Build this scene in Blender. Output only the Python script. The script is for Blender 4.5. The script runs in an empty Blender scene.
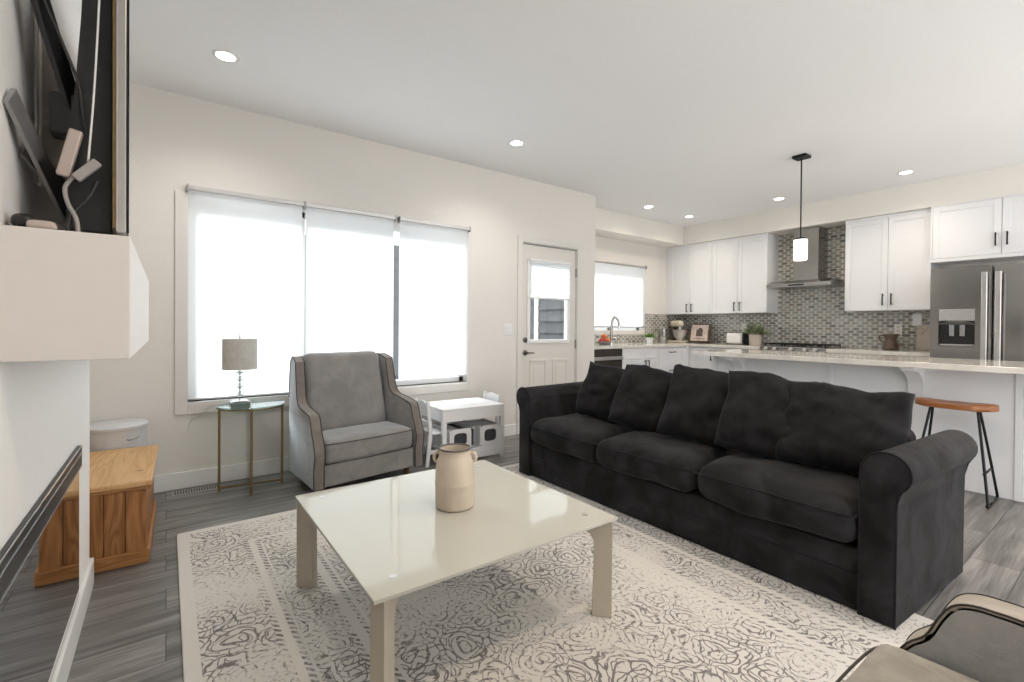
import bpy, bmesh, math, random
from mathutils import Vector, Matrix, noise

S = bpy.context.scene
C = S.collection
R = math.radians
PI = math.pi

# ------------------------------------------------------------------ camera
F = Vector((0.59146555, 0.80629371, -0.00767824))
RT = Vector((0.8063283, -0.59141623, 0.00784352))
UP = Vector((-0.00178315, 0.01083035, 0.99993976))
cd = bpy.data.cameras.new('camera')
cam = bpy.data.objects.new('camera', cd)
C.objects.link(cam)
mw = Matrix((( RT.x, UP.x, -F.x, 0.0), (RT.y, UP.y, -F.y, 0.0), (RT.z, UP.z, -F.z, 1.15), (0, 0, 0, 1)))
cam.matrix_world = mw
cd.sensor_fit = 'HORIZONTAL'
cd.sensor_width = 36.0
cd.lens = 470.9 / 1024 * 36.0
cd.shift_y = (330.0 - 341.0) / 1024
cd.clip_start = 0.02
cd.clip_end = 200
S.camera = cam

# ------------------------------------------------------------------ world, sun, exposure
S.view_settings.view_transform = 'Standard'
S.view_settings.look = 'None'
S.view_settings.exposure = 0.04
S.view_settings.gamma = 1.0
S.view_settings.use_curve_mapping = False
w = bpy.data.worlds.new('world')
S.world = w
w.use_nodes = True
bg = w.node_tree.nodes['Background']
bg.inputs[0].default_value = (1.0, 0.985, 0.965, 1)
bg.inputs[1].default_value = 2.5

def light(name, kind, loc, energy, color=(1, 1, 1), rot=(0, 0, 0), **kw):
    l = bpy.data.lights.new(name, kind)
    l.energy = energy
    l.color = color
    for k, v in kw.items():
        setattr(l, k, v)
    o = bpy.data.objects.new(name, l)
    C.objects.link(o)
    o.location = loc
    o.rotation_euler = rot
    return o

# the sun stands high behind the window wall, softened by haze
light('sun', 'SUN', (2, 12, 9), 9.0, (0.97, 0.99, 1.0), (R(-56), 0, R(6)), angle=R(22))

# ------------------------------------------------------------------ mesh helpers
def B():
    return bmesh.new()

def add_box(bm, x0, x1, y0, y1, z0, z1, bev=0.0, seg=2):
    g = bmesh.ops.create_cube(bm, size=1.0)['verts']
    for v in g:
        v.co = Vector(((x0 + x1) / 2 + v.co.x * (x1 - x0), (y0 + y1) / 2 + v.co.y * (y1 - y0), (z0 + z1) / 2 + v.co.z * (z1 - z0)))
    if bev > 0:
        es = list({e for v in g for e in v.link_edges})
        bmesh.ops.bevel(bm, geom=es, offset=bev, segments=seg, profile=0.5, affect='EDGES')
    return bm

def bx(*a, **k):
    return add_box(B(), *a, **k)

def add_lathe(bm, prof, c=(0, 0, 0), seg=28, closed=True):
    rings = []
    for r, z in prof:
        rings.append([bm.verts.new((c[0] + r * math.cos(2 * PI * i / seg), c[1] + r * math.sin(2 * PI * i / seg), c[2] + z)) for i in range(seg)])
    for a, b in zip(rings, rings[1:]):
        for i in range(seg):
            j = (i + 1) % seg
            bm.faces.new((a[i], a[j], b[j], b[i]))
    if closed:
        bm.faces.new(list(reversed(rings[0])))
        bm.faces.new(rings[-1])
    return bm

def lathe(prof, c=(0, 0, 0), seg=28, closed=True):
    return add_lathe(B(), prof, c, seg, closed)

def cyl(c, r, z0, z1, seg=24, bev=0.0):
    if bev:
        return lathe([(r - bev, z0), (r, z0 + bev), (r, z1 - bev), (r - bev, z1)], (c[0], c[1], 0), seg)
    return lathe([(r, z0), (r, z1)], (c[0], c[1], 0), seg)

def add_tube(bm, pts, r, seg=8, cap=True):
    pts = [Vector(p) for p in pts]
    n = len(pts)
    up = Vector((0.13, 0.29, 0.95)).normalized()
    rings = []
    for i, p in enumerate(pts):
        t = (pts[min(i + 1, n - 1)] - pts[max(i - 1, 0)]).normalized()
        a = t.cross(up)
        if a.length < 1e-3:
            a = t.cross(Vector((1, 0, 0)))
        a.normalize()
        b = t.cross(a)
        rr = r[i] if isinstance(r, (list, tuple)) else r
        rings.append([bm.verts.new(p + a * rr * math.cos(2 * PI * k / seg) + b * rr * math.sin(2 * PI * k / seg)) for k in range(seg)])
    for a, b in zip(rings, rings[1:]):
        for k in range(seg):
            j = (k + 1) % seg
            bm.faces.new((a[k], a[j], b[j], b[k]))
    if cap:
        bm.faces.new(list(reversed(rings[0])))
        bm.faces.new(rings[-1])
    return bm

def tube(pts, r, seg=8):
    return add_tube(B(), pts, r, seg)

def smooth_path(pts, n=8):
    P = [Vector(p) for p in pts]
    out = []
    for i in range(len(P) - 1):
        p0, p1, p2, p3 = P[max(i - 1, 0)], P[i], P[i + 1], P[min(i + 2, len(P) - 1)]
        for k in range(n):
            t = k / n
            out.append(0.5 * ((2 * p1) + (-p0 + p2) * t + (2 * p0 - 5 * p1 + 4 * p2 - p3) * t * t + (-p0 + 3 * p1 - 3 * p2 + p3) * t ** 3))
    out.append(P[-1])
    return out

def add_prism(bm, poly, axis, a, b, bev=0.0, seg=2):
    """poly in the two other axes (cyclic order), extruded along axis from a to b"""
    def mk(p, v):
        if axis == 'x':
            return (v, p[0], p[1])
        if axis == 'y':
            return (p[0], v, p[1])
        return (p[0], p[1], v)
    lo = [bm.verts.new(mk(p, a)) for p in poly]
    hi = [bm.verts.new(mk(p, b)) for p in poly]
    n = len(poly)
    f1 = bm.faces.new(list(reversed(lo)))
    f2 = bm.faces.new(hi)
    fs = [f1, f2]
    for i in range(n):
        j = (i + 1) % n
        fs.append(bm.faces.new((lo[i], lo[j], hi[j], hi[i])))
    if bev > 0:
        bmesh.ops.bevel(bm, geom=list(f1.edges) + list(f2.edges), offset=bev, segments=seg, profile=0.5, affect='EDGES')
    bmesh.ops.recalc_face_normals(bm, faces=bm.faces)
    return bm

def prism(*a, **k):
    return add_prism(B(), *a, **k)

def softbox(x0, x1, y0, y1, z0, z1, r=0.05, n=14, crown=0.0, seed=0, wr=0.004, wf=6.0, sag=0.0):
    """upholstery block: rounded corners, crowned top, gentle wrinkles"""
    bm = B()
    bmesh.ops.create_cube(bm, size=2.0)
    bmesh.ops.subdivide_edges(bm, edges=bm.edges, cuts=n, use_grid_fill=True)
    hx, hy, hz = (x1 - x0) / 2, (y1 - y0) / 2, (z1 - z0) / 2
    c = Vector(((x0 + x1) / 2, (y0 + y1) / 2, (z0 + z1) / 2))
    for v in bm.verts:
        q = v.co.copy()
        # concentrate rows near the edges
        q = Vector([math.sin(t * PI / 2) for t in q])
        p = Vector((q.x * hx, q.y * hy, q.z * hz))
        rr = min(r, hx, hy, hz)
        core = Vector((max(-hx + rr, min(hx - rr, p.x)), max(-hy + rr, min(hy - rr, p.y)), max(-hz + rr, min(hz - rr, p.z))))
        d = p - core
        if d.length > 1e-6:
            p = core + d.normalized() * rr
        u, s = p.x / hx, p.y / hy
        fall = max(0, (1 - u * u)) * max(0, (1 - s * s))
        if p.z > 0:
            p.z += crown * math.sqrt(fall) * (p.z / hz)
        nn = noise.noise(Vector((p.x * wf + seed * 7.3, p.y * wf, p.z * wf + seed)))
        nrm = d.normalized() if d.length > 1e-6 else Vector((0, 0, 1))
        p += nrm * nn * wr
        v.co = c + p
    return bm

def pillow(w_, h_, t_, seed=0, n=30, pinch=0.065, floppy=0.022):
    """throw pillow in the XZ plane, thickness along Y, centred"""
    bm = B()
    def pos(u, v, side):
        prof = (max(0, 1 - abs(u) ** 3) * max(0, 1 - abs(v) ** 3)) ** 0.42
        x = w_ / 2 * u * (1 - pinch * (1 - v * v))
        z = h_ / 2 * v * (1 - pinch * (1 - u * u))
        cr_ = 1 - 0.06 * (u * u * v * v) ** 1.5
        x, z = x * cr_, z * cr_
        y = side * t_ / 2 * prof * (1.0 + 0.25 * (-v))
        q = Vector((x * 7 + seed * 3.1, z * 7, seed + side))
        wrk = noise.noise(q) * 0.024 + noise.noise(q * 2.3) * 0.012
        y += wrk * (0.25 + prof)
        z += floppy * noise.noise(Vector((u * 1.3, seed * 2.2, v))) + 0.012 * noise.noise(Vector((u * 4, seed * 5.2, v * 4)))
        x += floppy * noise.noise(Vector((v * 1.3, seed * 4.2, u)))
        return Vector((x, y, z))
    def tt(i):
        s = -1 + 2 * i / n
        return math.copysign(abs(math.sin(s * PI / 2)), s) * 0.55 + s * 0.45
    fr, bk = {}, {}
    for i in range(n + 1):
        for j in range(n + 1):
            u, v = tt(i), tt(j)
            if i in (0, n) or j in (0, n):
                a = (pos(u, v, 1) + pos(u, v, -1)) / 2
                fr[i, j] = bk[i, j] = bm.verts.new(a)
            else:
                fr[i, j] = bm.verts.new(pos(u, v, -1))
                bk[i, j] = bm.verts.new(pos(u, v, 1))
    for i in range(n):
        for j in range(n):
            bm.faces.new((fr[i, j], fr[i + 1, j], fr[i + 1, j + 1], fr[i, j + 1]))
            bm.faces.new((bk[i, j], bk[i, j + 1], bk[i + 1, j + 1], bk[i + 1, j]))
    return bm

def move(bm, M):
    bmesh.ops.transform(bm, matrix=M, verts=bm.verts)
    return bm

def T(x, y, z):
    return Matrix.Translation((x, y, z))

def RZ(a):
    return Matrix.Rotation(a, 4, 'Z')

def merge(*bms):
    """join several bmeshes into the first"""
    base = bms[0]
    for o in bms[1:]:
        me = bpy.data.meshes.new('tmp')
        o.to_mesh(me)
        base.from_mesh(me)
        bpy.data.meshes.remove(me)
    return base

WORLD_OFF = {}

def obj(name, bm, mat, parent=None, smooth=False, auto=None):
    """link bm as one mesh object; vertices are in world space unless the parent is a local-space thing"""
    if parent is not None:
        off = WORLD_OFF.get(parent.name)
        root = parent
        while off is None and root.parent:
            root = root.parent
            off = WORLD_OFF.get(root.name)
        if off is not None and off.length > 0:
            bmesh.ops.translate(bm, verts=bm.verts, vec=-off)
    bmesh.ops.recalc_face_normals(bm, faces=bm.faces)
    me = bpy.data.meshes.new(name)
    bm.to_mesh(me)
    bm.free()
    me.materials.append(mat)
    if smooth or auto is not None:
        for p in me.polygons:
            p.use_smooth = True
    if auto is not None:
        me.set_sharp_from_angle(angle=R(auto))
    o = bpy.data.objects.new(name, me)
    C.objects.link(o)
    if parent is not None:
        o.parent = parent
    return o

def tag(o, label, cat, group=None):
    o['label'] = label
    o['category'] = cat
    if group:
        o['group'] = group
    return o

def thing(name, label, cat, loc=(0, 0, 0), rz=0.0, group=None, local=False):
    o = bpy.data.objects.new(name, None)
    C.objects.link(o)
    o.empty_display_size = 0.1
    o.location = loc
    o.rotation_euler = (0, 0, rz)
    tag(o, label, cat, group)
    WORLD_OFF[o.name] = Vector((0, 0, 0)) if local else Vector(loc)
    return o

def struct(name, bm, mat, parent=None, **k):
    o = obj(name, bm, mat, parent, **k)
    if parent is None:
        o['kind'] = 'structure'
    return o

def dup(root, loc, rz=None, label=None, group=None):
    r = root.copy()
    C.objects.link(r)
    r.location = loc
    if rz is not None:
        r.rotation_euler = (0, 0, rz)
    if label:
        r['label'] = label
    if group:
        r['group'] = group
    for ch in list(root.children):
        c = ch.copy()
        C.objects.link(c)
        c.parent = r
        for g in ch.children:
            d = g.copy()
            C.objects.link(d)
            d.parent = c
    return r

# ------------------------------------------------------------------ materials
def new_mat(name):
    m = bpy.data.materials.new(name)
    m.use_nodes = True
    nt = m.node_tree
    return m, nt, nt.nodes['Principled BSDF']

def N(nt, t, **kw):
    n = nt.nodes.new(t)
    for k, v in kw.items():
        setattr(n, k, v)
    return n

def setin(n, **kw):
    for k, v in kw.items():
        n.inputs[k.replace('_', ' ')].default_value = v

def sheet(x0, x1, y, z0, z1):
    """a single layer of cloth hanging in an XZ plane"""
    bm = B()
    bm.faces.new([bm.verts.new(p) for p in ((x0, y, z0), (x1, y, z0), (x1, y, z1), (x0, y, z1))])
    return bm

def plain(name, col, rough=0.5, metal=0.0, nscale=30.0, var=0.06, bump=0.0, bscale=200.0, coat=0.0, sheen=0.0, spec=0.5, sheen_tint=None):
    """principled material with slight procedural colour variation and bump"""
    m, nt, p = new_mat(name)
    tc = N(nt, 'ShaderNodeTexCoord')
    no = N(nt, 'ShaderNodeTexNoise')
    setin(no, Scale=nscale, Detail=3.0)
    nt.links.new(tc.outputs['Object'], no.inputs['Vector'])
    ra = N(nt, 'ShaderNodeValToRGB')
    ra.color_ramp.elements[0].position = 0.3
    ra.color_ramp.elements[1].position = 0.7
    ra.color_ramp.elements[0].color = tuple(c * (1 - var) for c in col[:3]) + (1,)
    ra.color_ramp.elements[1].color = tuple(min(1, c * (1 + var)) for c in col[:3]) + (1,)
    nt.links.new(no.outputs['Fac'], ra.inputs[0])
    nt.links.new(ra.outputs[0], p.inputs['Base Color'])
    setin(p, Roughness=rough, Metallic=metal)
    p.inputs['Specular IOR Level'].default_value = spec
    p.inputs['Coat Weight'].default_value = coat
    if sheen:
        p.inputs['Sheen Weight'].default_value = sheen
        p.inputs['Sheen Roughness'].default_value = 0.5
        if sheen_tint:
            p.inputs['Sheen Tint'].default_value = sheen_tint + (1,)
    if bump:
        n2 = N(nt, 'ShaderNodeTexNoise')
        setin(n2, Scale=bscale, Detail=4.0)
        nt.links.new(tc.outputs['Object'], n2.inputs['Vector'])
        b = N(nt, 'ShaderNodeBump')
        setin(b, Strength=bump, Distance=0.01)
        nt.links.new(n2.outputs['Fac'], b.inputs['Height'])
        nt.links.new(b.outputs[0], p.inputs['Normal'])
    return m

def emit(name, col, st):
    m, nt, p = new_mat(name)
    setin(p, Roughness=0.4)
    p.inputs['Base Color'].default_value = (0.9, 0.9, 0.88, 1)
    p.inputs['Emission Color'].default_value = col + (1,)
    p.inputs['Emission Strength'].default_value = st
    return m

M_wall = plain('wall paint', (0.76, 0.735, 0.70), 0.75, var=0.01, bump=0.05, bscale=90)
M_soffit = plain('soffit paint', (0.80, 0.775, 0.73), 0.75, var=0.01, bump=0.05, bscale=90)
M_ceil = plain('ceiling stipple', (0.88, 0.88, 0.88), 0.9, var=0.01, nscale=60, bump=0.35, bscale=130)
M_trim = plain('white trim paint', (0.82, 0.82, 0.81), 0.35, var=0.01)
M_fpwall = plain('fireplace wall paint', (0.88, 0.87, 0.86), 0.6, var=0.01)
M_casing = plain('casing paint', (0.73, 0.71, 0.68), 0.4, var=0.01)
M_door = plain('door paint', (0.72, 0.69, 0.65), 0.4, var=0.01)
M_mantel = plain('mantel paint', (0.76, 0.73, 0.70), 0.55, var=0.01)
M_cab = plain('cabinet white', (0.80, 0.81, 0.83), 0.35, var=0.008)
M_black = plain('black metal', (0.015, 0.015, 0.017), 0.35, metal=0.6, var=0.1)
M_blackplastic = plain('black plastic', (0.018, 0.018, 0.02), 0.4, var=0.15)
M_tvback = plain('television back', (0.010, 0.010, 0.011), 0.5, var=0.15)
M_silver = plain('satin silver', (0.62, 0.61, 0.60), 0.3, metal=0.9, var=0.03)
M_chrome = plain('chrome', (0.75, 0.76, 0.78), 0.08, metal=1.0, var=0.02)
M_gold = plain('aged brass', (0.25, 0.185, 0.10), 0.35, metal=0.8, var=0.12, nscale=50)
M_quartz = plain('quartz top', (0.72, 0.69, 0.64), 0.12, var=0.10, nscale=14, coat=0.3)
M_greyplastic = plain('grey plastic', (0.36, 0.34, 0.33), 0.45, var=0.05)
M_beigeplastic = plain('beige plastic', (0.50, 0.42, 0.38), 0.4, var=0.05)
M_whiteplastic = plain('white plastic', (0.80, 0.80, 0.80), 0.35, var=0.02)
M_whitewood = plain('white painted wood', (0.80, 0.81, 0.83), 0.4, var=0.015)
M_greybin = plain('dark fabric bin', (0.05, 0.052, 0.06), 0.85, var=0.1)
M_snow = plain('snow', (0.9, 0.92, 0.95), 0.9, var=0.03)
M_leg = plain('champagne powder coat', (0.50, 0.45, 0.37), 0.4, metal=0.15, var=0.02)
M_bracket = plain('zinc bracket', (0.36, 0.36, 0.36), 0.38, metal=0.6, var=0.05)
M_nickel = plain('dark nickel', (0.12, 0.11, 0.10), 0.3, metal=0.8, var=0.05)
M_ceramic = plain('cream stoneware', (0.62, 0.535, 0.44), 0.45, var=0.05, nscale=12, bump=0.05, bscale=60)
M_ironrim = plain('dark rim glaze', (0.06, 0.055, 0.05), 0.4, var=0.2)
M_tin = plain('pale enamel', (0.62, 0.63, 0.65), 0.3, var=0.02)
M_potlens = emit('pot light lens', (1.0, 0.97, 0.92), 14.0)
M_shadeglow = emit('lit glass shade', (1.0, 0.93, 0.82), 2.2)
M_green = plain('plant green', (0.16, 0.30, 0.06), 0.5, var=0.4, nscale=60)
M_olive = plain('succulent green', (0.22, 0.27, 0.15), 0.5, var=0.4, nscale=60)
M_brown = plain('brown stoneware', (0.10, 0.065, 0.045), 0.4, var=0.35, nscale=40)
M_beigepot = plain('beige pot', (0.55, 0.48, 0.42), 0.6, var=0.05)
M_orange = plain('orange peel', (0.80, 0.22, 0.04), 0.45, var=0.15)
M_red = plain('red skin', (0.55, 0.04, 0.03), 0.35, var=0.2)
M_cream = plain('cream enamel', (0.70, 0.63, 0.50), 0.25, var=0.03)
M_paper = plain('printed page', (0.62, 0.52, 0.46), 0.6, var=0.25, nscale=25)
M_darkwood = plain('dark stand wood', (0.12, 0.075, 0.04), 0.5, var=0.3)
M_glassblack = plain('black glass', (0.012, 0.013, 0.014), 0.03, var=0.05)
M_ovenglass = plain('appliance dark face', (0.05, 0.04, 0.035), 0.15, var=0.1)
M_rubber = plain('rubber', (0.03, 0.03, 0.03), 0.8)

def steel_mat():
    m, nt, p = new_mat('brushed stainless')
    tc = N(nt, 'ShaderNodeTexCoord')
    mp = N(nt, 'ShaderNodeMapping')
    mp.inputs['Scale'].default_value = (4, 4, 260)
    no = N(nt, 'ShaderNodeTexNoise')
    setin(no, Scale=3.0, Detail=3.0)
    nt.links.new(tc.outputs['Object'], mp.inputs[0])
    nt.links.new(mp.outputs[0], no.inputs['Vector'])
    mr = N(nt, 'ShaderNodeMapRange')
    setin(mr, To_Min=0.16, To_Max=0.28)
    nt.links.new(no.outputs['Fac'], mr.inputs[0])
    nt.links.new(mr.outputs[0], p.inputs['Roughness'])
    setin(p, Metallic=1.0)
    p.inputs['Base Color'].default_value = (0.36, 0.345, 0.33, 1)
    return m
M_steel = steel_mat()

def fabric(name, c1, c2, nscale=5.0, rough=0.9, sheen=0.3, bump=0.12, tint=(0.8, 0.85, 1.0), lo=0.35, hi=0.68):
    """napped upholstery: broad brushed patches plus a fine weave bump"""
    m, nt, p = new_mat(name)
    tc = N(nt, 'ShaderNodeTexCoord')
    no = N(nt, 'ShaderNodeTexNoise')
    setin(no, Scale=nscale, Detail=4.0, Roughness=0.6, Distortion=0.6)
    fi = N(nt, 'ShaderNodeTexNoise')
    setin(fi, Scale=420.0, Detail=1.0)
    nt.links.new(tc.outputs['Object'], no.inputs['Vector'])
    nt.links.new(tc.outputs['Object'], fi.inputs['Vector'])
    ra = N(nt, 'ShaderNodeValToRGB')
    ra.color_ramp.elements[0].position = lo
    ra.color_ramp.elements[1].position = hi
    ra.color_ramp.elements[0].color = c1 + (1,)
    ra.color_ramp.elements[1].color = c2 + (1,)
    nt.links.new(no.outputs['Fac'], ra.inputs[0])
    nt.links.new(ra.outputs[0], p.inputs['Base Color'])
    setin(p, Roughness=rough)
    p.inputs['Specular IOR Level'].default_value = 0.2
    p.inputs['Sheen Weight'].default_value = sheen
    p.inputs['Sheen Roughness'].default_value = 0.4
    p.inputs['Sheen Tint'].default_value = tint + (1,)
    b = N(nt, 'ShaderNodeBump')
    setin(b, Strength=bump, Distance=0.004)
    nt.links.new(fi.outputs['Fac'], b.inputs['Height'])
    b2 = N(nt, 'ShaderNodeBump')
    setin(b2, Strength=0.25, Distance=0.02)
    nt.links.new(no.outputs['Fac'], b2.inputs['Height'])
    nt.links.new(b.outputs[0], b2.inputs['Normal'])
    nt.links.new(b2.outputs[0], p.inputs['Normal'])
    return m
M_sofa = fabric('charcoal sofa fabric', (0.007, 0.007, 0.008), (0.028, 0.028, 0.031), 5.0, sheen=0.06, tint=(1.0, 0.93, 0.9))
M_sofapipe = fabric('charcoal piping', (0.010, 0.010, 0.012), (0.016, 0.016, 0.019), 6.0, sheen=0.05)
M_pillow = fabric('charcoal pillow fabric', (0.007, 0.007, 0.008), (0.017, 0.0165, 0.018), 9.0, sheen=0.09)
M_velvet = fabric('grey velvet', (0.215, 0.21, 0.205), (0.285, 0.275, 0.265), 7.0, sheen=0.8, tint=(0.85, 0.92, 1.0))
M_velvetlit = fabric('grey velvet brightened', (0.38, 0.385, 0.39), (0.50, 0.50, 0.50), 7.0, sheen=0.9, tint=(0.85, 0.92, 1.0))  # grey velvet lightened in colour to stand in for light on the near arm
M_velvetband = fabric('taupe velvet', (0.165, 0.15, 0.135), (0.22, 0.20, 0.18), 8.0, sheen=0.3, tint=(1.0, 0.95, 0.9))
M_velvetpipe = fabric('dark velvet piping', (0.05, 0.045, 0.04), (0.08, 0.07, 0.065), 8.0, sheen=0.1)
M_lightband = fabric('pale taupe velvet', (0.34, 0.305, 0.265), (0.46, 0.42, 0.365), 8.0, sheen=0.3, tint=(1.0, 0.95, 0.9))
M_seattaupe = fabric('taupe seat velvet', (0.27, 0.25, 0.22), (0.40, 0.37, 0.325), 9.0, sheen=0.3, tint=(1.0, 0.95, 0.9))
M_lampshade = fabric('lamp shade linen', (0.52, 0.51, 0.48), (0.60, 0.59, 0.56), 20.0, sheen=0.0)

def wood(name, c1, c2, c3, axis='x', scale=1.0, rough=0.45, knots=True, rings=8.0):
    m, nt, p = new_mat(name)
    tc = N(nt, 'ShaderNodeTexCoord')
    mp = N(nt, 'ShaderNodeMapping')
    sc = {'x': (0.7, 7, 7), 'y': (7, 0.7, 7), 'z': (7, 7, 0.7)}[axis]
    mp.inputs['Scale'].default_value = tuple(s * scale for s in sc)
    nt.links.new(tc.outputs['Object'], mp.inputs[0])
    wv = N(nt, 'ShaderNodeTexNoise')
    setin(wv, Scale=1.3, Detail=2.0, Distortion=1.2)
    nt.links.new(mp.outputs[0], wv.inputs['Vector'])
    mu = N(nt, 'ShaderNodeMath', operation='MULTIPLY')
    mu.inputs[1].default_value = rings
    nt.links.new(wv.outputs['Fac'], mu.inputs[0])
    fr = N(nt, 'ShaderNodeMath', operation='PINGPONG')
    fr.inputs[1].default_value = 0.5
    nt.links.new(mu.outputs[0], fr.inputs[0])
    fine = N(nt, 'ShaderNodeTexNoise')
    setin(fine, Scale=6.0, Detail=5.0)
    mp2 = N(nt, 'ShaderNodeMapping')
    sc2 = {'x': (1, 22, 22), 'y': (22, 1, 22), 'z': (22, 22, 1)}[axis]
    mp2.inputs['Scale'].default_value = sc2
    nt.links.new(tc.outputs['Object'], mp2.inputs[0])
    nt.links.new(mp2.outputs[0], fine.inputs['Vector'])
    ad = N(nt, 'ShaderNodeMath', operation='MULTIPLY_ADD')
    ad.inputs[1].default_value = 0.5
    nt.links.new(fine.outputs['Fac'], ad.inputs[0])
    nt.links.new(fr.outputs[0], ad.inputs[2])
    ra = N(nt, 'ShaderNodeValToRGB')
    e = ra.color_ramp.elements
    e[0].position = 0.2
    e[0].color = c1 + (1,)
    e[1].position = 0.85
    e[1].color = c3 + (1,)
    k = e.new(0.5)
    k.color = c2 + (1,)
    nt.links.new(ad.outputs[0], ra.inputs[0])
    nt.links.new(ra.outputs[0], p.inputs['Base Color'])
    setin(p, Roughness=rough)
    return m
M_pine = wood('honey pine', (0.42, 0.20, 0.07), (0.33, 0.145, 0.045), (0.20, 0.08, 0.024), 'z')
M_pinetop = wood('honey pine top', (0.66, 0.42, 0.21), (0.60, 0.36, 0.16), (0.50, 0.28, 0.11), 'y')
M_pineedge = wood('honey pine moulding', (0.46, 0.23, 0.085), (0.37, 0.17, 0.055), (0.26, 0.11, 0.035), 'x')
M_stoolwood = wood('stool seat wood', (0.36, 0.14, 0.045), (0.28, 0.10, 0.03), (0.17, 0.06, 0.02), 'y', rough=0.35)

def floor_mat():
    m, nt, p = new_mat('grey plank floor')
    tc = N(nt, 'ShaderNodeTexCoord')
    br = N(nt, 'ShaderNodeTexBrick', offset=0.37, offset_frequency=2)
    setin(br, Scale=1.0, Mortar_Size=0.0018, Mortar_Smooth=0.2, Bias=0.0, Brick_Width=1.25, Row_Height=0.18)
    br.inputs['Color1'].default_value = (0.0, 0.0, 0.0, 1)
    br.inputs['Color2'].default_value = (1, 1, 1, 1)
    br.inputs['Mortar'].default_value = (0.5, 0.5, 0.5, 1)
    nt.links.new(tc.outputs['Object'], br.inputs['Vector'])
    # grain streaks, shifted per plank
    mp = N(nt, 'ShaderNodeMapping')
    mp.inputs['Scale'].default_value = (0.8, 11, 1)
    nt.links.new(tc.outputs['Object'], mp.inputs[0])
    off = N(nt, 'ShaderNodeVectorMath', operation='MULTIPLY_ADD')
    off.inputs[1].default_value = (7.0, 3.0, 5.0)
    nt.links.new(br.outputs['Color'], off.inputs[0])
    nt.links.new(mp.outputs[0], off.inputs[2])
    g = N(nt, 'ShaderNodeTexNoise')
    setin(g, Scale=1.6, Detail=5.0, Roughness=0.6, Distortion=0.7)
    nt.links.new(off.outputs[0], g.inputs['Vector'])
    mp2 = N(nt, 'ShaderNodeMapping')
    mp2.inputs['Scale'].default_value = (3, 60, 1)
    nt.links.new(tc.outputs['Object'], mp2.inputs[0])
    g2 = N(nt, 'ShaderNodeTexNoise')
    setin(g2, Scale=2.0, Detail=4.0)
    nt.links.new(mp2.outputs[0], g2.inputs['Vector'])
    mx = N(nt, 'ShaderNodeMath', operation='MULTIPLY_ADD')
    mx.inputs[1].default_value = 0.25
    nt.links.new(g2.outputs['Fac'], mx.inputs[0])
    m1 = N(nt, 'ShaderNodeMath', operation='MULTIPLY')
    m1.inputs[1].default_value = 0.85
    nt.links.new(g.outputs['Fac'], m1.inputs[0])
    nt.links.new(m1.outputs[0], mx.inputs[2])
    # per plank tone
    pt = N(nt, 'ShaderNodeMath', operation='MULTIPLY_ADD')
    pt.inputs[1].default_value = 0.09
    nt.links.new(br.outputs['Color'], pt.inputs[0])
    nt.links.new(mx.outputs[0], pt.inputs[2])
    ra = N(nt, 'ShaderNodeValToRGB')
    e = ra.color_ramp.elements
    e[0].position = 0.36
    e[0].color = (0.050, 0.047, 0.045, 1)
    e[1].position = 0.80
    e[1].color = (0.33, 0.315, 0.30, 1)
    k = e.new(0.58)
    k.color = (0.165, 0.158, 0.152, 1)
    nt.links.new(pt.outputs[0], ra.inputs[0])
    mort = N(nt, 'ShaderNodeMix', data_type='RGBA')
    nt.links.new(br.outputs['Fac'], mort.inputs[0])
    nt.links.new(ra.outputs[0], mort.inputs[6])
    mort.inputs[7].default_value = (0.03, 0.03, 0.03, 1)
    nt.links.new(mort.outputs[2], p.inputs['Base Color'])
    setin(p, Roughness=0.40)
    b = N(nt, 'ShaderNodeBump')
    setin(b, Strength=0.12, Distance=0.004)
    nt.links.new(mx.outputs[0], b.inputs['Height'])
    nt.links.new(b.outputs[0], p.inputs['Normal'])
    return m
M_floor = floor_mat()

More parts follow.
